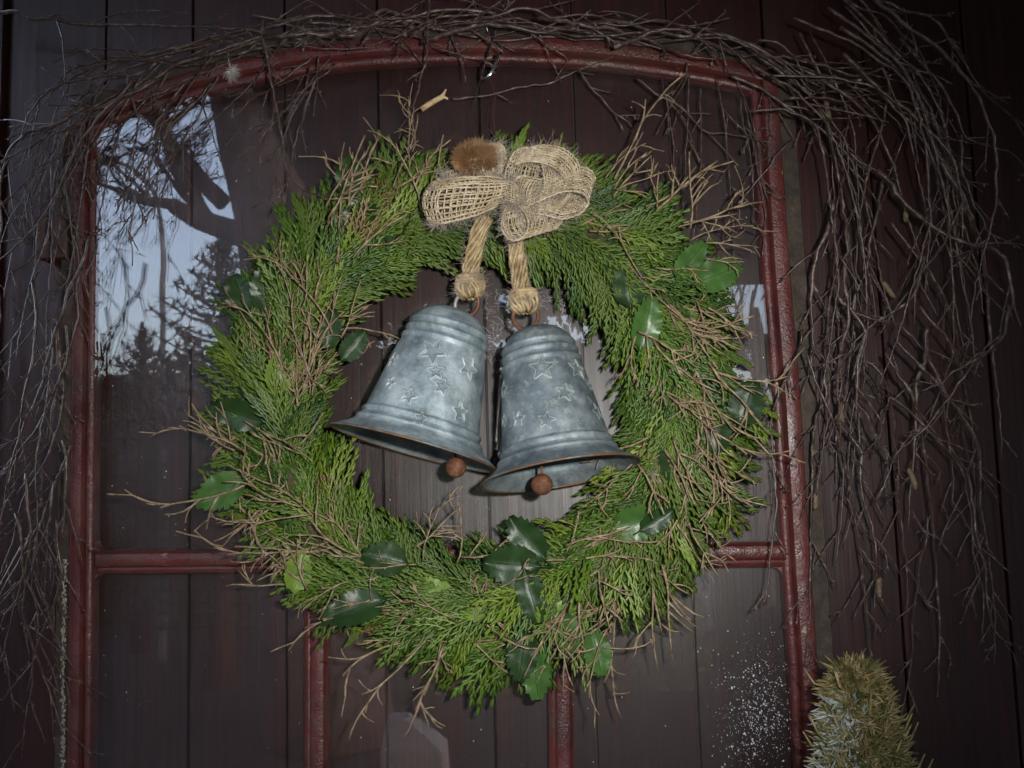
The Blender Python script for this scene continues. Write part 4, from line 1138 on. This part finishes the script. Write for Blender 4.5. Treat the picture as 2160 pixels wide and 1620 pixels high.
GL, GT, GR, GP = 'birch branches hanging left of the window', 'birch branches bundled along the arch', 'birch branches hanging right of the window', 'birch twigs hanging before the glass'
# --- prominent traced branches
branch('dark branch running level across the top left boards', GL, [(-40, 15, -.05), (30, 25, -.05), (110, 42, -.055), (200, 48, -.06), (330, 56, -.065), (500, 58, -.07), (640, 40, -.07)], .0022, 9, .10, 1, gravity=.9)
branch('grey branch sweeping down to the far left edge', GL, [(190, 500, -.075), (165, 570, -.075), (135, 660, -.07), (105, 745, -.065), (75, 850, -.06), (40, 915, -.055), (-20, 965, -.05)], .0021, 8, .075, 2)
branch('long branch from the arch to the upper left edge', GL, [(560, 75, -.07), (430, 120, -.075), (320, 165, -.075), (200, 235, -.07), (90, 300, -.06), (-20, 345, -.05)], .0020, 10, .09, 3, gravity=.9)
branch('branch crossing the top left corner of the frame', GL, [(330, 165, -.085), (260, 205, -.09), (195, 255, -.09), (120, 400, -.075), (70, 480, -.065), (-15, 560, -.05)], .0019, 9, .09, 4)
branch('branch hanging low beside the lower left stile', GL, [(150, 940, -.06), (85, 1120, -.06), (70, 1240, -.055), (88, 1330, -.05), (60, 1460, -.045), (45, 1600, -.04)], .0016, 9, .07, 5)
branch('forked twig hanging before the upper pane at left', GP, [(556, 40, -.075), (562, 130, -.078), (580, 205, -.076), (592, 290, -.072), (598, 355, -.070), (622, 392, -.075), (650, 410, -.09)], .0017, 3, .05, 6, catk=0)
branch('thin twig hanging between the hook and pale stick', GP, [(907, -20, -.075), (902, 60, -.076), (898, 130, -.075), (884, 200, -.072), (862, 245, -.070), (845, 285, -.075)], .0013, 2, .03, 7)
branch('reddish twig hanging before the sky reflection', GP, [(268, 150, -.075), (284, 240, -.074), (285, 330, -.07), (288, 420, -.065), (276, 490, -.06), (274, 560, -.055)], .0010, 3, .05, 8)
branch('bowed twig crossing the pane above the burlap bow', GP, [(955, 207, -.035), (1040, 200, -.036), (1110, 187, -.036), (1200, 158, -.04), (1290, 120, -.05)], .0015, 3, .04, 9)
branch('budded twig slanting down the top right pane', GP, [(1220, 145, -.05), (1255, 195, -.042), (1300, 240, -.038), (1325, 260, -.036)], .0011, 3, .05, 10)
branch('twig arching across the right of the upper pane', GP, [(1345, 165, -.05), (1440, 225, -.042), (1490, 275, -.040), (1560, 292, -.045), (1620, 305, -.06)], .0014, 4, .07, 11)
branch('crooked twig crossing the upper right stile', GP, [(1680, 290, -.07), (1632, 330, -.07), (1590, 390, -.06), (1540, 450, -.055), (1525, 520, -.05)], .0011, 3, .05, 12)
branch('topmost branch arching out to the right edge', GR, [(1800, -20, -.06), (1880, 15, -.07), (1955, 35, -.075), (2005, 90, -.075), (2040, 135, -.075), (2100, 215, -.07), (2190, 290, -.06)], .0017, 5, .035, 13)
branch('long branch falling steeply through the right tangle', GR, [(1800, -20, -.07), (1880, 90, -.075), (1945, 190, -.08), (1985, 300, -.08), (2010, 400, -.075), (2020, 520, -.07)], .0015, 4, .04, 14)
branch('branch forking out to the middle right edge', GR, [(1900, 80, -.08), (1980, 165, -.085), (2020, 250, -.085), (2028, 285, -.085), (2090, 305, -.08), (2180, 360, -.07)], .0016, 4, .04, 15)
branch('branch dropping from the fork to the hooked bend', GR, [(2028, 285, -.085), (2030, 350, -.085), (2055, 435, -.085), (2085, 480, -.085), (2105, 522, -.085)], .0014, 4, .05, 16)
branch('thick hooked branch curling back at the right edge', GR, [(1850, 360, -.08), (1900, 420, -.085), (1960, 470, -.09), (2060, 515, -.095), (2106, 524, -.095), (2122, 570, -.095), (2136, 640, -.095), (2122, 705, -.095), (2060, 770, -.095), (1990, 850, -.09), (1930, 920, -.085), (1880, 990, -.08), (1845, 1060, -.075)], .0023, 8, .055, 17, gravity=.8, minlen=.012)
branch('pale branch leaving the hooked branch to the left', GR, [(2100, 735, -.095), (2040, 765, -.095), (1985, 805, -.09), (1935, 828, -.085)], .0015, 2, .02, 18)
branch('bow shaped branch spanning level at the upper right', GR, [(1640, 115, -.07), (1740, 140, -.08), (1790, 158, -.085), (1850, 150, -.085), (1930, 108, -.085), (1985, 82, -.085), (2025, 84, -.085)], .0016, 4, .05, 19)
branch('straight pale twig lying level beside the upper right stile', GR, [(1668, 208, -.085), (1740, 209, -.085), (1790, 212, -.085), (1846, 198, -.085)], .0013, 2, .03, 20)
branch('stout forked branch in the middle of the right tangle', GR, [(1760, 600, -.085), (1790, 650, -.09), (1822, 705, -.09), (1815, 760, -.09), (1812, 850, -.085), (1830, 885, -.085), (1860, 940, -.08), (1900, 1000, -.075)], .0021, 6, .06, 21)
branch('angled branch crossing the right tangle at mid height', GR, [(1950, 540, -.09), (1925, 630, -.09), (1870, 660, -.09), (1822, 705, -.09), (1790, 745, -.085), (1758, 770, -.085)], .0015, 4, .05, 22)
branch('long twig with bare tip at lower right corner', GR, [(2040, 1000, -.06), (2060, 1130, -.06), (2080, 1250, -.058), (2105, 1330, -.055), (2145, 1405, -.05)], .0014, 6, .05, 23)
# --- the rest of the left hanging curtain
rb = random.Random(77); n = 0
for i in range(19):
    f = i / 18
    sx, sy = rb.uniform(150, 520), 0
    sy = 215 - (sx - 150) * 0.36 + rb.uniform(-35, 25)
    ex, ey = rb.uniform(-60, 150), 330 + f * 1250 + rb.uniform(-60, 60)
    cx_, cy_ = (sx * .35 + ex * .65) - rb.uniform(0, 50), sy + (ey - sy) * rb.uniform(.12, .32)
    if f > .45:
        sx, sy = rb.uniform(20, 175), ey - rb.uniform(350, 560)
        cx_, cy_ = sx - rb.uniform(-20, 40), (sy + ey) / 2 + rb.uniform(-60, 60)
    y0 = -rb.uniform(.055, .095); y1 = -rb.uniform(.02, .06)
    hgt = next(w for lim, w in ((520, 'above the wooden block'), (800, 'below the wooden block'), (1060, 'level with the bells'), (1300, 'level with the horizontal bar'), (9999, 'near the bottom')) if ey < lim)
    clm = 'at the far left edge' if ex < 35 else 'close beside the left stile' if ex > 100 else 'in the left curtain'
    branch('birch branch %s with its tip %s' % (clm, hgt), GL, [(sx, sy, y0), ((sx + cx_) / 2 + 10, (sy + cy_) / 2, y0), (cx_, cy_, (y0 + y1) / 2), ((cx_ + ex) / 2 - 5, (cy_ + ey) / 2, y1), (ex, ey, y1)], rb.uniform(.0012, .0020), rb.randint(5, 9), rb.uniform(.05, .10), 200 + i)
# --- bundle along the arch
def arch_y(x):
    xs_ = [0, 176, 300, 430, 560, 700, 850, 1000, 1150, 1300, 1450, 1614, 1760]; ys_ = [330, 235, 180, 138, 106, 82, 68, 64, 68, 80, 98, 128, 190]
    return float(np.interp(x, xs_, ys_))
for i in range(20):
    x0 = rb.uniform(150, 1350); ln = rb.uniform(350, 750); rev = rb.random() < .45
    off = -abs(rb.gauss(0, 30)) - 2; sl = rb.gauss(0, 45)
    ctrl = []
    for j in range(6):
        x = x0 + ln * j / 5
        ctrl.append((x, arch_y(x) + off + sl * (j / 5 - .5) + rb.gauss(0, 14), -.045 - rb.random() * .045))
    if rev: ctrl = ctrl[::-1]
    xm2 = x0 + ln / 2
    zone = 'left shoulder' if xm2 < 520 else 'left half' if xm2 < 820 else 'crown' if xm2 < 1120 else 'right half' if xm2 < 1400 else 'right shoulder'
    thick_ = rb.choice((.0012, .0015, .0019, .0026, .0034))
    branch(('stout' if thick_ > .0021 else 'thin') + ' birch branch along the %s of the arch, %s' % (zone, 'rising clear of it' if off + sl * .5 < -55 else 'tip towards the left' if rev else 'tip towards the right'), GT, ctrl, thick_, rb.randint(2, 5), rb.uniform(.04, .08), 300 + i, gravity=.25)
# --- the right curtain
for i in range(33):
    f = i / 32
    sx, sy = rb.uniform(1500, 1800), rb.uniform(-30, 160)
    ex, ey = rb.uniform(1720, 2080) , 420 + f * 1130 + rb.uniform(-90, 90)
    if i % 3 == 0: ex = rb.uniform(1690, 1850)
    if f > .4:
        sx, sy = rb.uniform(1690, 1990), ey - rb.uniform(380, 760)
        ex = sx + rb.uniform(-110, 220)
    cx_, cy_ = sx + (ex - sx) * rb.uniform(.55, .85), sy + (ey - sy) * rb.uniform(.25, .4)
    y0 = -rb.uniform(.055, .10); y1 = -rb.uniform(.02, .07)
    hgt = next(w for lim, w in ((620, 'level with wreath top'), (850, 'level with the bells'), (1080, 'level with the clappers'), (1300, 'just below the bar'), (9999, 'near the moss cone')) if ey < lim)
    clm = 'close beside the right stile' if ex < 1800 else 'outermost in the right tangle' if ex > 1985 else 'amid the right tangle'
    branch('birch branch %s, tip %s%s' % (clm, hgt, ', with a catkin' if i % 5 == 0 else ''), GR, [(sx, sy, y0), ((sx + cx_) / 2 + 12, (sy + cy_) / 2 - 10, y0), (cx_, cy_, (y0 + y1) / 2), ((cx_ + ex) / 2 + 8, (cy_ + ey) / 2, y1), (ex, ey, y1)], rb.choice((.0010, .0013, .0018, .0026)), rb.randint(4, 7), rb.uniform(.035, .075), 400 + i, gravity=1.0, catk=1 if i % 5 == 0 else 0)
# --- long arcs looping out through the right tangle
for i in range(7):
    sx, sy = rb.uniform(1560, 1850), rb.uniform(-20, 420)
    ax_, ay_ = sx + rb.uniform(120, 260), sy + rb.uniform(20, 140)
    bx_, by_ = ax_ + rb.uniform(40, 130), ay_ + rb.uniform(130, 330)
    ex, ey = bx_ + rb.uniform(-190, 30), by_ + rb.uniform(160, 420)
    y0 = -rb.uniform(.075, .12)
    lab = 'long arching birch branch in the right tangle, from %s to %s' % ('above the arch' if sy < 100 else 'the upper stile' if sy < 260 else 'beside the wreath', 'beside the bow' if ey < 560 else 'beside the bells' if ey < 760 else 'beside the clappers' if ey < 980 else 'the lower tangle')
    branch(lab, GR, [(sx, sy, y0), (ax_, ay_, y0 - .01), (bx_, by_, y0), (ex, ey, y0 + .02)], rb.uniform(.0012, .0021), rb.randint(4, 7), rb.uniform(.04, .10), 700 + i, gravity=.7)
# --- fine twigs before the left part of the upper pane
for i in range(15):
    sx = rb.uniform(230, 720); sy = arch_y(sx) + rb.uniform(20, 70)
    ex = sx - rb.uniform(40, 300); ey = sy + rb.uniform(120, 360)
    ex = max(ex, 190)
    y0 = -rb.uniform(.04, .07); y1 = -rb.uniform(.030, .05)
    branch('fine birch twig slanting across the upper left pane, %s' % ('from the arch shoulder' if sx < 400 else 'from left of the fluff' if sx < 490 else 'from right of the fluff' if sx < 600 else 'nearest the wreath') if i > 5 else ('fine birch twig before the sky reflection, %s' % ('leftmost', 'next to the left stile', 'below the arch', 'beside the mirrored lamp', 'over the mirrored conifer', 'over the mirrored trunk')[i]), GP, [(sx, sy, y0), ((sx * .65 + ex * .35), (sy * .7 + ey * .3), y0), ((sx * .25 + ex * .75), (sy * .35 + ey * .65), y1), (ex, ey, y1)], rb.uniform(.0007, .0012), rb.randint(3, 6), rb.uniform(.03, .07), 500 + i, gravity=.8)
for i in range(9):
    sx = rb.uniform(1380, 1650); sy = arch_y(sx) + rb.uniform(30, 90)
    ex = sx + rb.uniform(-90, 110); ey = sy + rb.uniform(120, 420)
    branch('fine birch twig dangling across the upper right pane, %s' % ('nearest the bow' if sx < 1450 else 'beside the right stile' if sx > 1560 else 'short and in the middle' if ey - sy < 260 else 'long and in the middle'), GP, [(sx, sy, -.05), ((sx + ex) / 2 + 12, (sy + ey) / 2, -.045), (ex, ey, -.04)], rb.uniform(.0005, .0009), rb.randint(2, 4), rb.uniform(.02, .05), 550 + i)

# ================================================================== MOSS CONE
MY = -0.150
mc_top = P(1800, 1402, MY); ms = PPM(1800, 1500, MY)
H_C = 0.36; base_z = mc_top.z - H_C
mo = thing('moss_cone', 'moss covered cone with frosted left side at the lower right corner', 'cone', (mc_top.x + .0, MY, base_z))
r_top, slope = 46 * ms, 0.20
def cone_r(z):
    h = mc_top.z - z
    return r_top * min(1, max(0, h / .012)) ** .5 + slope * max(0, h - .008)
mb = MB(); nu = 40; zs2 = np.linspace(mc_top.z, base_z, 40); vs = []
for z in zs2:
    for j in range(nu):
        a = 2 * math.pi * j / nu; r = cone_r(z) * (1 + .07 * math.sin(5 * a + z * 70) + .05 * math.sin(3 * a - z * 130)); vs.append((mc_top.x + math.cos(a) * r, MY + math.sin(a) * r, z))
mb.add(vs, [(i*nu+j, i*nu+(j+1) % nu, (i+1)*nu+(j+1) % nu, (i+1)*nu+j) for i in range(39) for j in range(nu)])
child(mb, 'core', M_MOSSC, mo)
rnd = random.Random(31); mg, mf = MB(), MB()
for i in range(9000):
    h = .36 * rnd.random() ** 1.0 if i % 3 else .14 * rnd.random()
    z = mc_top.z - h; a = rnd.uniform(math.pi, 2 * math.pi) + rnd.gauss(0, .35); r = cone_r(z)
    nn = np.array((math.cos(a), math.sin(a), .35)); b_ = np.array((mc_top.x + math.cos(a) * r, MY + math.sin(a) * r, z))
    d = nn * .75 + np.array((rnd.gauss(0, .6), rnd.gauss(0, .6), rnd.gauss(.1, .7))); d /= np.linalg.norm(d)
    l = rnd.uniform(.004, .013); cv = np.array((rnd.gauss(0, .6), rnd.gauss(0, .4), rnd.gauss(.1, .4)))
    frosty = rnd.random() < .5 * min(1, max(0, (-math.cos(a) + .05) * 1.5)) * min(1, max(0, (h - .012) / .02)) * (1 if h < .15 else .2)
    tgt = mf if frosty else mg
    w = rnd.uniform(.0005, .0013)
    p_ = [b_ - nn * .002, b_ + d * l * .5 + cv * l * .1, b_ + d * l + cv * l * .4]
    tgt.tube(p_, np.array((w, w * 1.1, w * .25)), 3, cap=False)
for i in range(40):                                   # a few curling stems that stand out
    h = .13 * rnd.random(); z = mc_top.z - h; a = rnd.uniform(math.pi, 2 * math.pi); r = cone_r(z)
    b_ = np.array((mc_top.x + math.cos(a) * r, MY + math.sin(a) * r, z)); d = np.array((math.cos(a), math.sin(a) * .5, rnd.uniform(0, .8)))
    l = rnd.uniform(.012, .024); mg.tube([b_, b_ + d * l * .6, b_ + d * l * .9 + np.array((0, 0, l * .4))], np.array((.0009, .0011, .0005)), 5)
child(mg, 'moss', M_MOSS, mo, True, 'stuff'); f_ = child(mf, 'frosted_moss', M_MOSSF, mo, True, 'stuff')
